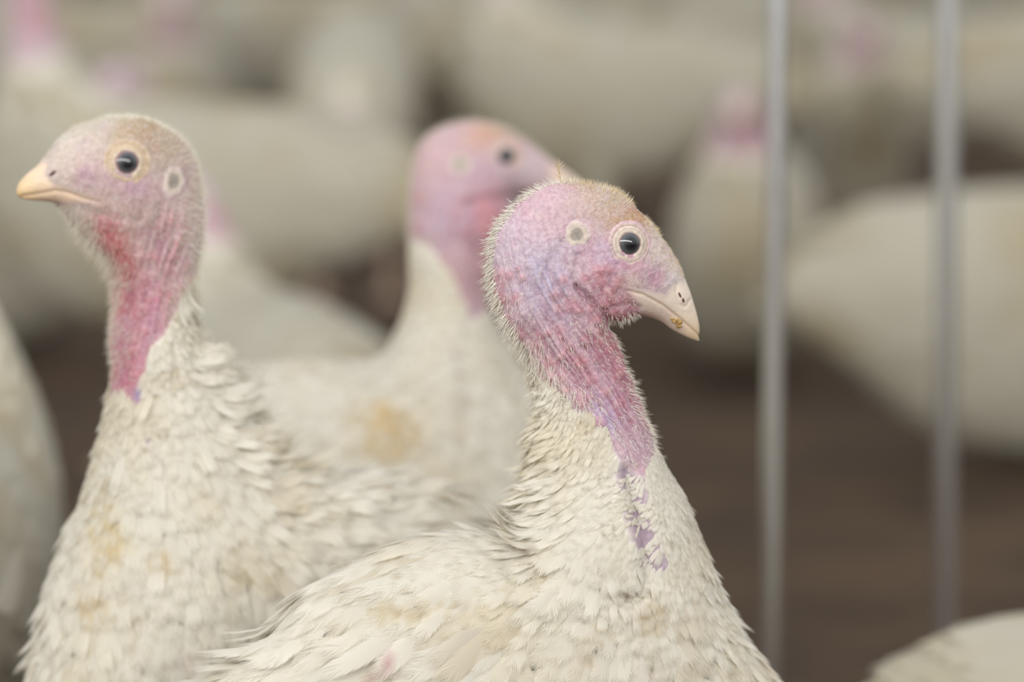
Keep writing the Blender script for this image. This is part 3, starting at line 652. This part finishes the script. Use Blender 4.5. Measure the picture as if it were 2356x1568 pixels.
Lb = dict(D=2.115, turn=23, origin=(300, 0), face=-1, leg_x=.08, res=.0010, spine=[(430, 400), (400, 520), (360, 640), (325, 780), (310, 920)],
    label='soft-focus white turkey at the left edge with raised head and beak pointing left',
    outline=[(30, 449), (31, 446), (39, 425), (60, 401), (90, 380), (105, 365), (120, 341), (135, 317), (159, 302), (186, 288), (222, 276), (270, 270), (318, 269), (354, 280), (390, 297), (420, 321), (440, 345), (449, 374), (453, 400), (458, 428), (463, 458), (464, 500), (460, 545), (453, 590), (446, 635), (438, 680), (440, 730), (452, 780), (475, 830), (500, 880), (530, 940), (560, 1000), (600, 1055), (660, 1085), (740, 1095), (830, 1110), (920, 1130), (1000, 1160), (1030, 1210),
             (1090, 1350), (1110, 1600), (1020, 1900), (820, 2120), (520, 2190), (250, 2090), (90, 1880), (62, 1700), (80, 1568), (105, 1500), (112, 1420), (125, 1350), (152, 1290), (165, 1240), (200, 1180), (216, 1120), (226, 1070), (246, 1000), (256, 930), (262, 890), (262, 830), (260, 760), (264, 700), (265, 665), (262, 629), (240, 596), (204, 554), (168, 518), (143, 484), (129, 465), (95, 462), (60, 460), (38, 456)],
    thick=[(300, 390, 120, .75), (110, 420, 50, 1.0), (330, 480, 80, 1.0), (600, 1600, 330, .8), (1000, 1400, 220, .5)], win=(20, 255, 520, 1000),
    bare=[(0, 200), (600, 200), (600, 560), (480, 600), (452, 650), (425, 705), (392, 770), (362, 800), (352, 850), (366, 935), (335, 950), (300, 930), (240, 915), (215, 850), (0, 800)],
    featherline=[(0, 200), (600, 200), (600, 560), (480, 640), (440, 660), (420, 705), (388, 765), (358, 800), (350, 850), (348, 920), (330, 915), (305, 888), (262, 892), (225, 850), (0, 800)],
    wrinkle=[(300, 600, .2, 1), (400, 550, -.15, 1), (330, 750, .05, 1), (250, 520, .6, .6), (420, 500, -.1, 1)],
    wrinkle_zone=[(400, 560, 70, 1), (330, 700, 90, .8), (300, 820, 60, .5), (240, 540, 60, .4)],
    grooves=[([(48, 453), (90, 447), (135, 440), (165, 445), (200, 458), (240, 468)], 3, 1.0), ([(115, 365), (105, 395), (120, 418)], 4, .6), ([(385, 480), (370, 560), (350, 620)], 8, 1.2), ([(180, 478), (250, 500), (330, 510)], 8, .8)],
    bumps=[(290, 325, 40, 1.3), (130, 385, 16, .9), (330, 460, 30, .6), (412, 600, 8, .9), (390, 620, 7, .8)],
    warts=(240, 500, 450, 880, 90), skin=(208, 170, 172), mottle=.2,
    patches=[(260, 300, 60, 214, 204, 188, 1.2), (170, 330, 45, 218, 208, 190, 1.2), (330, 310, 50, 186, 150, 104, 1.1), (390, 330, 40, 178, 146, 108, 1.0), (280, 330, 30, 206, 176, 140, .9), (370, 390, 30, 204, 180, 158, .8), (430, 400, 34, 190, 156, 150, .8), (200, 370, 40, 220, 190, 180, .9), (130, 390, 34, 220, 196, 182, 1.0),
             (215, 410, 20, 188, 120, 156, .9), (320, 440, 30, 188, 136, 170, .9), (270, 425, 20, 200, 146, 166, .7), (250, 380, 26, 210, 180, 176, .7), (240, 490, 50, 206, 176, 164, 1.0), (330, 510, 44, 196, 166, 154, .9), (165, 500, 30, 214, 196, 184, 1.0), (250, 545, 28, 204, 92, 88, 1.3), (290, 620, 30, 206, 92, 90, 1.3), (300, 700, 26, 206, 90, 92, 1.3), (275, 580, 26, 206, 96, 92, 1.0),
             (400, 560, 44, 190, 138, 152, .8), (370, 690, 46, 204, 122, 146, .9), (310, 800, 46, 206, 112, 138, 1.1), (300, 870, 36, 208, 116, 140, 1.1), (335, 905, 14, 160, 140, 190, 1), (350, 750, 40, 206, 136, 160, .9)],
    upper=[(10, 452), (20, 400), (80, 370), (103, 366), (118, 380), (112, 402), (135, 424), (185, 440), (235, 455), (240, 468), (200, 458), (165, 445), (135, 440), (90, 447), (45, 453)],
    lower=[(10, 452), (45, 453), (90, 447), (135, 440), (165, 445), (200, 458), (238, 468), (200, 470), (160, 470), (120, 475), (20, 470)],
    root=[(103, 366), (118, 380), (112, 402), (135, 424), (185, 440), (240, 460), (200, 470), (160, 470), (129, 470)],
    gape=[(48, 453), (90, 447), (135, 440), (165, 445), (200, 458), (240, 468)], beak=(224, 200, 176), beak_tip=(38, 448), tip=(222, 190, 134),
    eye=(303, 377), eye_r=27, lid_cols=[(140, 100, 100), (190, 160, 150), (216, 200, 182), (224, 206, 184), (216, 196, 172), (204, 180, 152), (214, 192, 166), (214, 192, 164), (196, 168, 138), (206, 180, 152), (212, 188, 162), (212, 188, 168), (208, 180, 168)],
    ear=(408, 420), ear_r=34, ear_sx=.75, nostril=[((133, 398), -28, 15, 4)], strip=([(348, 930), (358, 1000), (385, 1060), (400, 1085)], 14), outlift=1.0,
    feather=[(420, 760, .1, 1, 12, 5, .3, 3), (380, 850, -.2, 1, 14, 6, .15, 3.4), (470, 830, .7, -.2, 18, 8, .45, 4), (540, 920, .8, -.4, 24, 9, .5, 4.6), (440, 930, .2, 1, 22, 10, .15, 5), (580, 990, .8, -.1, 24, 9, .4, 4.8), (285, 940, -.2, 1, 12, 5, .12, 2.8), (240, 1050, -.25, 1, 18, 8, .15, 4),
             (320, 1050, .05, 1, 20, 9, .12, 4.4), (200, 1200, -.3, 1, 26, 12, .15, 5.4), (330, 1250, 0, 1, 30, 14, .14, 6), (130, 1400, -.3, 1, 28, 13, .15, 5.6), (300, 1450, .1, 1, 36, 17, .16, 7), (500, 1100, .4, 1, 26, 12, .15, 5.4), (520, 1300, .3, 1, 32, 15, .18, 6), (650, 1120, 1, .1, 28, 12, .25, 5.6), (700, 1200, .9, .4, 34, 15, .2, 6),
             (850, 1130, 1, -.05, 36, 14, .25, 6), (900, 1200, 1, .1, 44, 16, .2, 6.4), (1000, 1170, 1, -.3, 42, 15, .25, 6.4), (650, 1350, .5, .8, 36, 16, .18, 6.6), (500, 1500, .2, 1, 38, 18, .15, 7), (900, 1400, .8, .6, 46, 18, .15, 8), (400, 2000, 0, 1, 45, 22, .1, 11), (900, 1900, .4, 1, 50, 22, .1, 11)],
    stains_shade=[(260, 1240, 60, 90, (222, 198, 134), 0, .6), (330, 1170, 14, 18, (150, 120, 80), 0, .6), (355, 1465, 10, 8, (110, 80, 50), 0, .9), (545, 1400, 14, 8, (120, 88, 52), 0, .9), (600, 1300, 90, 60, (204, 184, 140), 0, .5), (400, 1280, 40, 30, (212, 180, 110), 0, .5), (230, 1380, 40, 50, (214, 188, 130), 0, .5), (480, 1500, 60, 20, (210, 190, 180), 0, .6)],
    bristle=[('bristles', [(150, 490, -.4, 1, 3.5, 1.2), (190, 545, -.5, 1, 7.5, 1.1), (240, 600, -.5, 1, 8, 1.1), (262, 680, -.7, .8, 5, 1), (260, 800, -.9, .4, 4, .7), (465, 480, .9, .2, 4.5, 1.3), (462, 560, .8, .5, 5, 1.3), (440, 680, .7, .8, 6, 1.4), (440, 360, .8, -.2, 3.5, 1.4), (400, 310, .5, -.7, 3.5, 1.5), (300, 272, 0, -1, 3, 1.8), (200, 290, -.5, -.5, 2.5, 2), (140, 330, -.5, .3, 2, 2.2), (220, 320, .2, .8, 2.4, 1.8),
              (320, 420, .2, .9, 1.4, .2), (260, 480, .2, .9, 2.2, .7), (330, 520, .2, .9, 2.6, .8), (280, 560, .1, 1, 3, .3), (330, 700, 0, 1, 3, .15), (400, 600, 0, 1, 4, .25), (330, 850, 0, 1, 3, .3), (340, 330, .3, -.3, 2, 1.2)],
              [(0, 200), (600, 200), (600, 600), (440, 700), (390, 770), (355, 850), (350, 920), (262, 905), (225, 850), (0, 800)], 1.4, .15, CREAM)])

Mb = dict(D=2.55, origin=(1050, 0), face=1, leg_x=-.02, res=.0014, spine=[(1000, 350), (1010, 480), (1060, 640), (1075, 760)],
    label='blurred white turkey with pink head standing between the two front turkeys, facing right',
    outline=[(946, 396), (959, 345), (985, 307), (1029, 287), (1093, 276), (1157, 291), (1201, 319), (1250, 356), (1291, 385), (1340, 420), (1372, 460), (1384, 505), (1340, 486), (1290, 472), (1240, 470), (1218, 480), (1212, 515), (1190, 555), (1160, 590), (1132, 620), (1120, 680), (1135, 750), (1180, 840), (1240, 930), (1300, 1040), (1340, 1180), (1360, 1350), (1310, 1560), (1200, 1760), (1000, 1880), (800, 1880), (600, 1750), (460, 1500), (400, 1250), (380, 1120), (420, 1020), (500, 920), (564, 868), (627, 850), (755, 846), (832, 850), (880, 838), (912, 800), (928, 759), (940, 715), (950, 645), (948, 593), (941, 536), (942, 472)],
    thick=[(1100, 400, 110, .55), (1320, 450, 50, 1.0)], win=(925, 262, 1400, 800),
    bare=[(880, 200), (1450, 200), (1450, 560), (1150, 700), (1090, 740), (1060, 720), (1040, 640), (985, 570), (900, 540)],
    featherline=[(880, 200), (1450, 200), (1450, 560), (1150, 700), (1090, 730), (1060, 720), (1040, 640), (985, 570), (900, 540)],
    wrinkle=[(1050, 500, .1, 1), (1100, 650, .1, 1)], wrinkle_zone=[(1080, 600, 80, .8)],
    grooves=[([(1080, 470), (1130, 462), (1200, 455), (1260, 462), (1340, 470)], 8, 3.0), ([(1085, 480), (1090, 540), (1100, 600)], 9, 3.0)],
    bumps=[(1160, 340, 26, 1.2), (1140, 510, 34, 3.0)], warts=(960, 450, 1120, 640, 30), skin=(208, 168, 176), mottle=.35,
    patches=[(1000, 380, 60, 216, 170, 176, .9), (1110, 310, 30, 216, 160, 136, 1.1), (1150, 310, 24, 200, 150, 100, .9), (1180, 320, 16, 176, 132, 80, .9), (1200, 390, 40, 206, 180, 190, .8), (1110, 410, 36, 196, 156, 176, .9), (1130, 500, 40, 218, 116, 128, 1.3), (1150, 560, 34, 216, 112, 122, 1.2), (1030, 520, 50, 190, 152, 182, .8), (1040, 480, 40, 196, 160, 186, .6), (1190, 460, 40, 130, 96, 104, 1.0), (1095, 560, 16, 170, 130, 150, .9), (1080, 640, 40, 204, 150, 160, .9)],
    upper=[(1262, 340), (1450, 340), (1450, 520), (1384, 507), (1340, 474), (1262, 456)], lower=[(1262, 456), (1340, 474), (1386, 508), (1400, 530), (1262, 520)],
    root=[(1262, 340), (1262, 520)], gape=[(1262, 456), (1340, 474), (1384, 505)], beak=(214, 192, 176), beak_tip=(1384, 500), tip=(206, 180, 130),
    eye=(1165, 362), eye_r=20, lid_cols=[(140, 100, 100), (180, 150, 146), (206, 180, 168), (212, 186, 172), (210, 184, 172), (204, 176, 166), (206, 180, 170), (206, 180, 170), (196, 168, 158), (200, 172, 166), (204, 176, 172), (204, 174, 176), (204, 170, 176)],
    ear=(1060, 380), ear_r=22, nostril=None, strip=([(1075, 740), (1050, 800), (1040, 860)], 10), outlift=.6,
    feather=[(980, 620, -.1, 1, 12, 6, .12, 3.4), (1100, 760, .1, 1, 16, 7, .12, 4), (950, 800, -.2, 1, 22, 10, .15, 5), (700, 860, -1, .3, 40, 18, .15, 9), (800, 1000, -.7, .7, 44, 20, .15, 10), (1050, 950, 0, 1, 30, 15, .12, 7), (1200, 1000, .2, 1, 28, 14, .12, 7), (1100, 1200, 0, 1, 38, 20, .12, 9), (500, 1000, -1, .4, 60, 20, .1, 10), (1000, 1700, 0, 1, 50, 24, .1, 13)],
    stains_shade=[(910, 980, 80, 60, (226, 198, 134), 0, .8), (860, 960, 60, 40, (226, 200, 144), 0, .6), (1060, 880, 16, 90, (190, 170, 150), 0, .5)],  # tall narrow streak paints the shade of a breast crease; the rest are stains
    bristle=[('bristles', [(940, 450, -.8, .5, 4, 1), (1060, 280, 0, -1, 4, 1), (1200, 320, .5, -.5, 3, 1), (1100, 400, 0, 1, 2, .3), (1130, 500, .2, 1, 3, .4), (960, 560, -.4, 1, 5, 1.3)], [(880, 200), (1450, 200), (1450, 560), (1150, 700), (1060, 720), (985, 570), (900, 540)], 2.4, .18, CREAM)])

tR, rayR, sR, LR = portrait(R)

# ------------------------------------------------------------------ bits stuck to the front turkey
def world(t, p):
    return np.array(Matrix.Translation(t.location) @ t.rotation_euler.to_matrix().to_4x4() @ Vector(p))
TA = math.tan(math.radians(R['turn']))
V_ = []; Q_ = []
for (px, py, rad) in ((1545, 733, 1.1), (1550, 738, 1.3), (1556, 735, 1.2), (1561, 741, 1.5), (1556, 744, 1.1), (1564, 748, 1.0), (1559, 749, 1.2)):
    c, nr = rayR((px, py), -1); o = len(V_); r_ = rad/1000; S_ = 10
    for i in range(7):
        for j in range(S_):
            ph = math.pi*i/6; th = 2*math.pi*j/S_; v = np.array([math.sin(ph)*math.cos(th), math.cos(ph), math.sin(ph)*math.sin(th)]); k = .55+.9*hash3(i*3+px, j*5+py, 1, 3)
            V_.append(c+v*r_*k)
    for i in range(6):
        for j in range(S_): Q_.append((o+i*S_+j, o+i*S_+(j+1) % S_, o+(i+1)*S_+(j+1) % S_, o+(i+1)*S_+j))
V_ = np.array([world(tR, v) for v in V_]); c0 = V_.mean(0)
o = mesh_np('feed_crumb', V_-c0, np.array(Q_), M_CRUMB); o.location = c0
tag(o, 'small yellow-brown clump of feed stuck on the lower beak of the front turkey', 'feed')
stems = [((1290, 420), (1284, 374)), ((1286, 400), (1276, 372)), ((1285, 392), (1298, 378)), ((1292, 418), (1300, 405)), ((1284, 386), (1288, 366)), ((1288, 408), (1276, 398)), ((1280, 382), (1274, 376)), ((1290, 400), (1296, 392)), ((1294, 422), (1310, 414)), ((1286, 380), (1292, 374))]
Pw = []; Dw = []; Lw = []
for a, b in stems:
    p0 = LR(a); p1 = LR(b); p0 = world(tR, (p0[0], -.001, p0[1])); p1 = world(tR, (p1[0], -.001+random.uniform(-.003, .003), p1[1])); Pw.append(p0); Dw.append(p1-p0); Lw.append(np.linalg.norm(p1-p0))
Pw = np.array(Pw); c0 = Pw[0].copy()
o = bristles('straw_wisp', Pw-c0, np.array(Dw), np.array(Lw), np.full(len(Pw), .0004), np.zeros((len(Pw), 3))+lin(206, 184, 140), None); o.location = c0
tag(o, 'tiny dry straw wisp standing on the crown of the front turkey with bowed head', 'straw')

tL, rayL, sL, LL = portrait(Lb)
tM, rayM, sM, LM = portrait(Mb)

# ------------------------------------------------------------------ floor, far wall
m, n, l, b = new_mat('litter'); tcx = n.new('ShaderNodeTexCoord')
n1 = n.new('ShaderNodeTexNoise'); n1.inputs['Scale'].default_value = 5; n1.inputs['Detail'].default_value = 8; l.new(tcx.outputs['Object'], n1.inputs[0])
rp = n.new('ShaderNodeValToRGB'); l.new(n1.outputs[0], rp.inputs[0]); e = rp.color_ramp.elements
e[0].position = .35; e[0].color = (*lin(60, 43, 27), 1); e[1].position = .68; e[1].color = (*lin(86, 65, 42), 1); l.new(rp.outputs[0], b.inputs['Base Color'])
n2 = n.new('ShaderNodeTexNoise'); n2.inputs['Scale'].default_value = 60; n2.inputs['Detail'].default_value = 6; l.new(tcx.outputs['Object'], n2.inputs[0]); bump(n, l, b, n2.outputs[0], .8, .02); b.inputs['Roughness'].default_value = .95
gx = np.linspace(-9, 9, 181); gy = np.linspace(-3, 17, 201); X, Y = np.meshgrid(gx, gy, indexing='ij')
Pg = np.stack([X.ravel(), Y.ravel(), 0*X.ravel()], 1); Pg[:, 2] = (fbm(Pg, 3, 2, 4)-.5)*.03-.012
ii, jj = np.meshgrid(np.arange(180), np.arange(200), indexing='ij'); a = (ii*201+jj).ravel()
fl = mesh_np('floor', Pg, np.stack([a, a+201, a+202, a+1], 1), m); tag(fl, kind='structure')
m, n, l, b = new_mat('corrugated_panel'); b.inputs['Base Color'].default_value = (*lin(176, 176, 168), 1); b.inputs['Roughness'].default_value = .6
k = np.arange(0, 18.001, .05); zz = np.array([-.02, .6, 1.2, 1.8, 2.4]); V = []
for x_ in k:
    for z_ in zz: V.append((x_-9, 17-.02*math.cos(x_*2*math.pi/.2), z_))
V = np.array(V); ii, jj = np.meshgrid(np.arange(len(k)-1), np.arange(4), indexing='ij'); a = (ii*5+jj).ravel()
wb = mesh_np('wall_back', V, np.stack([a, a+5, a+6, a+1], 1), m); tag(wb, kind='structure')

# ------------------------------------------------------------------ the flock: one bird of each pose, then copies
def flock_bird(name, outline, zthick, head, eye, leg_x, head_poly, face_col, seed, yoff=None):
    """outline in metres (x forward, z up)."""
    poly = smooth_poly(outline, 2)
    def kfun(X, Z):
        c = np.full(X.shape, 2.0); g = np.exp(-((X-head[0])**2+(Z-head[1])**2)/(2*.05**2)); return c*(1-g)+1.0*g
    inf = Inflate(poly, kfun, .003)
    x0, z0 = poly.min(0)-.015; x1, z1 = poly.max(0)+.015
    xs = axis([(x0, x1, .005)]); ys = axis([(-.19, -.03, .005), (-.03, .03, .0035), (.03, .19, .005)]); zs = axis([(-.004, .2, .0035), (.2, z1, .005)]) if leg_x is not None else axis([(-.004, z1, .005)])
    Xg, Zg = np.meshgrid(xs, zs, indexing='ij'); F = (inf(Xg, Zg)[:, None, :]-(ys**2)[None, :, None]).astype(np.float32)
    if leg_x is not None: capsule_F(F, xs, ys, zs, leg_segs(leg_x, poly[:, 1].min() if poly[:, 1].min() > .12 else .2, 1))
    V, Q = surface_nets(F, xs, ys, zs); V = lap(V, Q, 3, .5); N = vnormals(V, Q)
    if ((V-V.mean(0))*N).sum() < 0: Q = Q[:, ::-1]; N = -N
    col = np.zeros((len(V), 3))+lin(216, 211, 195); hp = np.array(head_poly)
    ins = inpoly(V[:, 0], V[:, 2], hp); d = dist_line(V[:, 0], V[:, 2], hp); g = (ins*np.clip(d/.01, 0, 1))[:, None]
    hc = lin(*face_col); n_ = np.clip((fbm(V, 40, seed)-.45)*3, 0, 1)[:, None]; hc = hc*.6+hc.mean()*.4; hc = hc*(1-n_)+lin(190, 138, 146)*n_; col = col*(1-g)+hc*g
    if leg_x is not None: col = np.where((V[:, 2] < .13)[:, None], lin(176, 150, 130), col)
    t = empty(name, (0, 0, 0)); t['category'] = 'turkey'
    bk = np.array(eye[2]); cen = V[Q].mean(1); m_ = inpoly(cen[:, 0], cen[:, 2], bk)
    for nm, mm, mt in (('body', ~m_, M_SKIN), ('beak', m_, M_BEAK)):
        f = Q[mm]; ids = np.unique(f); mp = np.full(len(V), -1); mp[ids] = np.arange(len(ids)); cc = col[ids] if nm == 'body' else np.zeros((len(ids), 3))+lin(212, 190, 164)
        mesh_np(nm, V[ids], mp[f], mt, t, cc)
    bvh = BVHTree.FromPolygons([Vector(v) for v in V], [tuple(map(int, q)) for q in Q])
    for sg in (-1, 1):
        r = bvh.ray_cast(Vector((eye[0], sg*.3, eye[1])), Vector((0, -sg, 0)))
        if r[0]: sphere('eye', np.array(r[0])+np.array([0, -sg*.003, 0]), .0078, M_EYE, t, seg=16, rings=10)
    P, f = surf_sample(V, Q, 3.0, lambda P_: np.full(len(P_), .0125), lambda P_: ((~inpoly(P_[:, 0], P_[:, 2], hp)) & (P_[:, 2] > (.19 if leg_x is not None else .02))).astype(float))
    FN = N[Q[f][:, 0]]; n = len(P); d3 = np.stack([-np.ones(n), RNG.normal(0, .1, n), -np.clip((P[:, 0]+.05)*5, .2, 3)], 1); d3 /= np.linalg.norm(d3, axis=1)[:, None]
    T = d3-FN*(d3*FN).sum(1)[:, None]; T /= np.maximum(1e-6, np.linalg.norm(T, axis=1))[:, None]
    neck = np.clip((P[:, 2]-.42)/.1, 0, 1)*(P[:, 0] > 0); Lf = (.05-.03*neck)*RNG.uniform(.8, 1.2, n); tail = P[:, 0] < -.18; Lf = np.where(tail & (P[:, 2] > .3), Lf*1.7, Lf); Lf = np.where((P[:, 2] < .24) & (leg_x is not None), Lf*.45, Lf)
    m1 = np.clip((fbm(P, 14, seed+5)-.48)*4, 0, .9)[:, None]; fc = lin(218, 213, 197)*(1-m1)+lin(210, 198, 168)*m1
    feathers('plumage', P, T, FN, Lf, Lf*.45, np.full(n, .05), fc, M_FEATH_FAR, t, None, K=4, curl=np.full(n, .05))
    return t

def S(pts): return [tuple(p) for p in pts]
UP = [(-.40, .36), (-.30, .44), (-.18, .47), (-.04, .475), (.06, .48), (.10, .52), (.125, .58), (.125, .64), (.135, .675), (.16, .695), (.19, .69), (.215, .67), (.245, .65), (.258, .635), (.235, .638), (.205, .635), (.19, .62), (.178, .59), (.18, .54), (.20, .48), (.225, .42), (.225, .34), (.18, .26), (.10, .20), (-.02, .18), (-.14, .21), (-.24, .28), (-.38, .33)]
LOW = [(-.38, .22), (-.30, .29), (-.18, .325), (-.04, .33), (.06, .32), (.12, .35), (.15, .40), (.17, .43), (.20, .445), (.23, .435), (.26, .415), (.28, .398), (.255, .40), (.232, .395), (.215, .37), (.215, .32), (.23, .25), (.22, .17), (.17, .08), (.08, .02), (-.04, .005), (-.16, .02), (-.26, .10), (-.37, .19)]
DOWN = [(-.40, .38), (-.30, .46), (-.16, .48), (-.02, .46), (.10, .43), (.18, .40), (.24, .36), (.28, .30), (.30, .24), (.32, .20), (.335, .165), (.337, .15), (.315, .165), (.285, .175), (.262, .21), (.25, .25), (.22, .28), (.16, .26), (.08, .20), (-.02, .18), (-.14, .21), (-.24, .28), (-.38, .34)]
proto = {
 'up': flock_bird('turkey', UP, 0, (.18, .66), (.188, .665, [(.218, .60), (.218, .70), (.30, .70), (.30, .60)]), -.01, [(.05, .55), (.16, .52), (.25, .56), (.30, .60), (.30, .75), (.05, .75)], (206, 170, 180), 3),
 'low': flock_bird('turkey', LOW, 0, (.21, .42), (.21, .42, [(.245, .37), (.245, .44), (.32, .44), (.32, .37)]), None, [(.10, .37), (.20, .34), (.32, .34), (.32, .5), (.10, .5)], (208, 172, 184), 13),
 'down': flock_bird('turkey', DOWN, 0, (.29, .22), (.297, .21, [(.312, .12), (.30, .19), (.335, .20), (.40, .16), (.36, .12)]), -.01, [(.24, .36), (.32, .32), (.42, .2), (.36, .1), (.22, .16), (.23, .24)], (204, 140, 152), 23)}
used = set()
def place(pose, px, Y, rz, label, size=1.0, z=0):
    """px = where the bird's middle is seen across the photo; Y = distance."""
    src = proto[pose]
    if pose in used:
        t = src.copy(); C.objects.link(t)
        for ch in [c for c in bpy.data.objects if c.parent == src]:
            c = ch.copy(); C.objects.link(c); c.parent = t
    else: t = src; used.add(pose)
    x, _ = px2w(px, 600, Y)
    t.location = (x, Y, z); t.rotation_euler = (0, 0, math.radians(rz)); t.scale = (size,)*3
    t['label'] = label; t['group'] = 'white turkeys of the flock behind'
    return t
FL = [
 ('down', 1215, 3.12, 90, 'turkey whose rump shows behind the throat of the front turkey with bowed head', .9),
 ('low', 590, 3.85, 118, 'turkey with tan-stained back in the gap between the two raised heads', 1.0),
 ('low', 3040, 2.5, 4, 'dim turkey resting low in the bottom right corner below the farther pole', .95),
 ('up', -190, 2.64, 93, 'turkey body cut by the left picture edge beside the left turkey', .93),
 ('low', 2500, 4.5, 2, 'bright white turkey lying on dark litter behind the farther pole', 1.08),
 ('low', 1715, 5.15, -97, 'dull turkey with faint purple head resting behind the nearer pole', 1.0),
 ('up', 1350, 5.85, 180, 'large pale turkey whose red neck leaves the top of the picture above the middle bird', .97),
 ('down', 815, 5.75, -90, 'turkey with hanging dark red head between the left and middle heads', 1.0),
 ('up', 350, 4.45, 176, 'turkey with lilac neck in the top left corner', 1.0),
 ('low', -20, 5.3, 8, 'turkey with pink head showing just above the crown of the left turkey', 1.0),
 ('low', 420, 6.9, -90, 'turkey with red head touching the top edge above the left turkey', 1.0),
 ('low', 1950, 6.5, -90, 'turkey with pink head near the top edge between the two poles', 1.0),
 ('up', 2560, 5.95, 8, 'pale turkey at the top right corner behind the farther pole', 1.0),
 ('up', 1010, 6.9, 95, 'pale turkey at the top edge just above the middle bird', 1.0),
 ('down', 1440, 7.0, 85, 'pale turkey at the top edge left of the nearer pole', 1.0),
]
for a in FL: place(*a)
rr = np.random.default_rng(11)
for r_, Y in enumerate((7.9, 8.6, 9.4, 10.3)):
    for k in range(-3, 4):
        X_ = k*.9+(.42 if r_ % 2 else 0)
        if abs(X_) > Y*.165+.75: continue
        t = place(('up', 'low', 'down', 'low')[int(rr.integers(0, 4))], 1178, Y, 0, 'far blurred turkey, a pale shape in the back rows near the top edge', float(rr.uniform(.92, 1.04)))
        t.location.x = X_+rr.uniform(-.04, .04); t.rotation_euler.z = math.radians(rr.choice((0, 180))+rr.uniform(-8, 8)); t['group'] = 'white turkeys in the far rows'
def pipe(px, px_bot, Y, r, label):
    x, z = px2w(px, 0, Y); x2, z2 = px2w(px_bot, 1400, Y); k = (x-x2)/(z-z2)
    p0 = Vector((x2-k*z2, Y, 0)); p1 = Vector((x2+k*(2.3-z2), Y, 2.3)); d = (p1-p0); seg = 32; V = []
    prof = [(0, 1.0), (.0, 1.0), (.30, 1.0), (.5, 1.0), (1.0, 1.0)]
    rot = Vector((0, 0, 1)).rotation_difference(d).to_matrix()
    for f, rr in prof:
        for i in range(seg):
            th = 2*math.pi*i/seg; V.append(tuple(rot @ Vector((r*rr*math.cos(th), r*rr*math.sin(th), f*d.length))))
    Q = [[a*seg+i, a*seg+(i+1) % seg, (a+1)*seg+(i+1) % seg, (a+1)*seg+i] for a in range(1, 4) for i in range(seg)]
    o = mesh_np('metal_pole', np.array(V), np.array(Q), M_PIPE); o.location = p0
    tag(o, label, 'pole', 'galvanized metal poles'); return o
M_PIPE, n, l, b = new_mat('galvanized_steel'); b.inputs['Base Color'].default_value = (.80, .81, .82, 1); b.inputs['Metallic'].default_value = 1.0; b.inputs['Roughness'].default_value = .30
no = n.new('ShaderNodeTexNoise'); no.inputs['Scale'].default_value = 40; t_ = n.new('ShaderNodeTexCoord'); l.new(t_.outputs['Object'], no.inputs[0]); bump(n, l, b, no.outputs[0], .1, .002)
pipe(1790, 1773, 2.75, .0082, 'nearer galvanized metal pole standing just right of the front turkey')
pipe(2180, 2172, 3.25, .0105, 'farther galvanized metal pole at the right, more blurred and thicker')
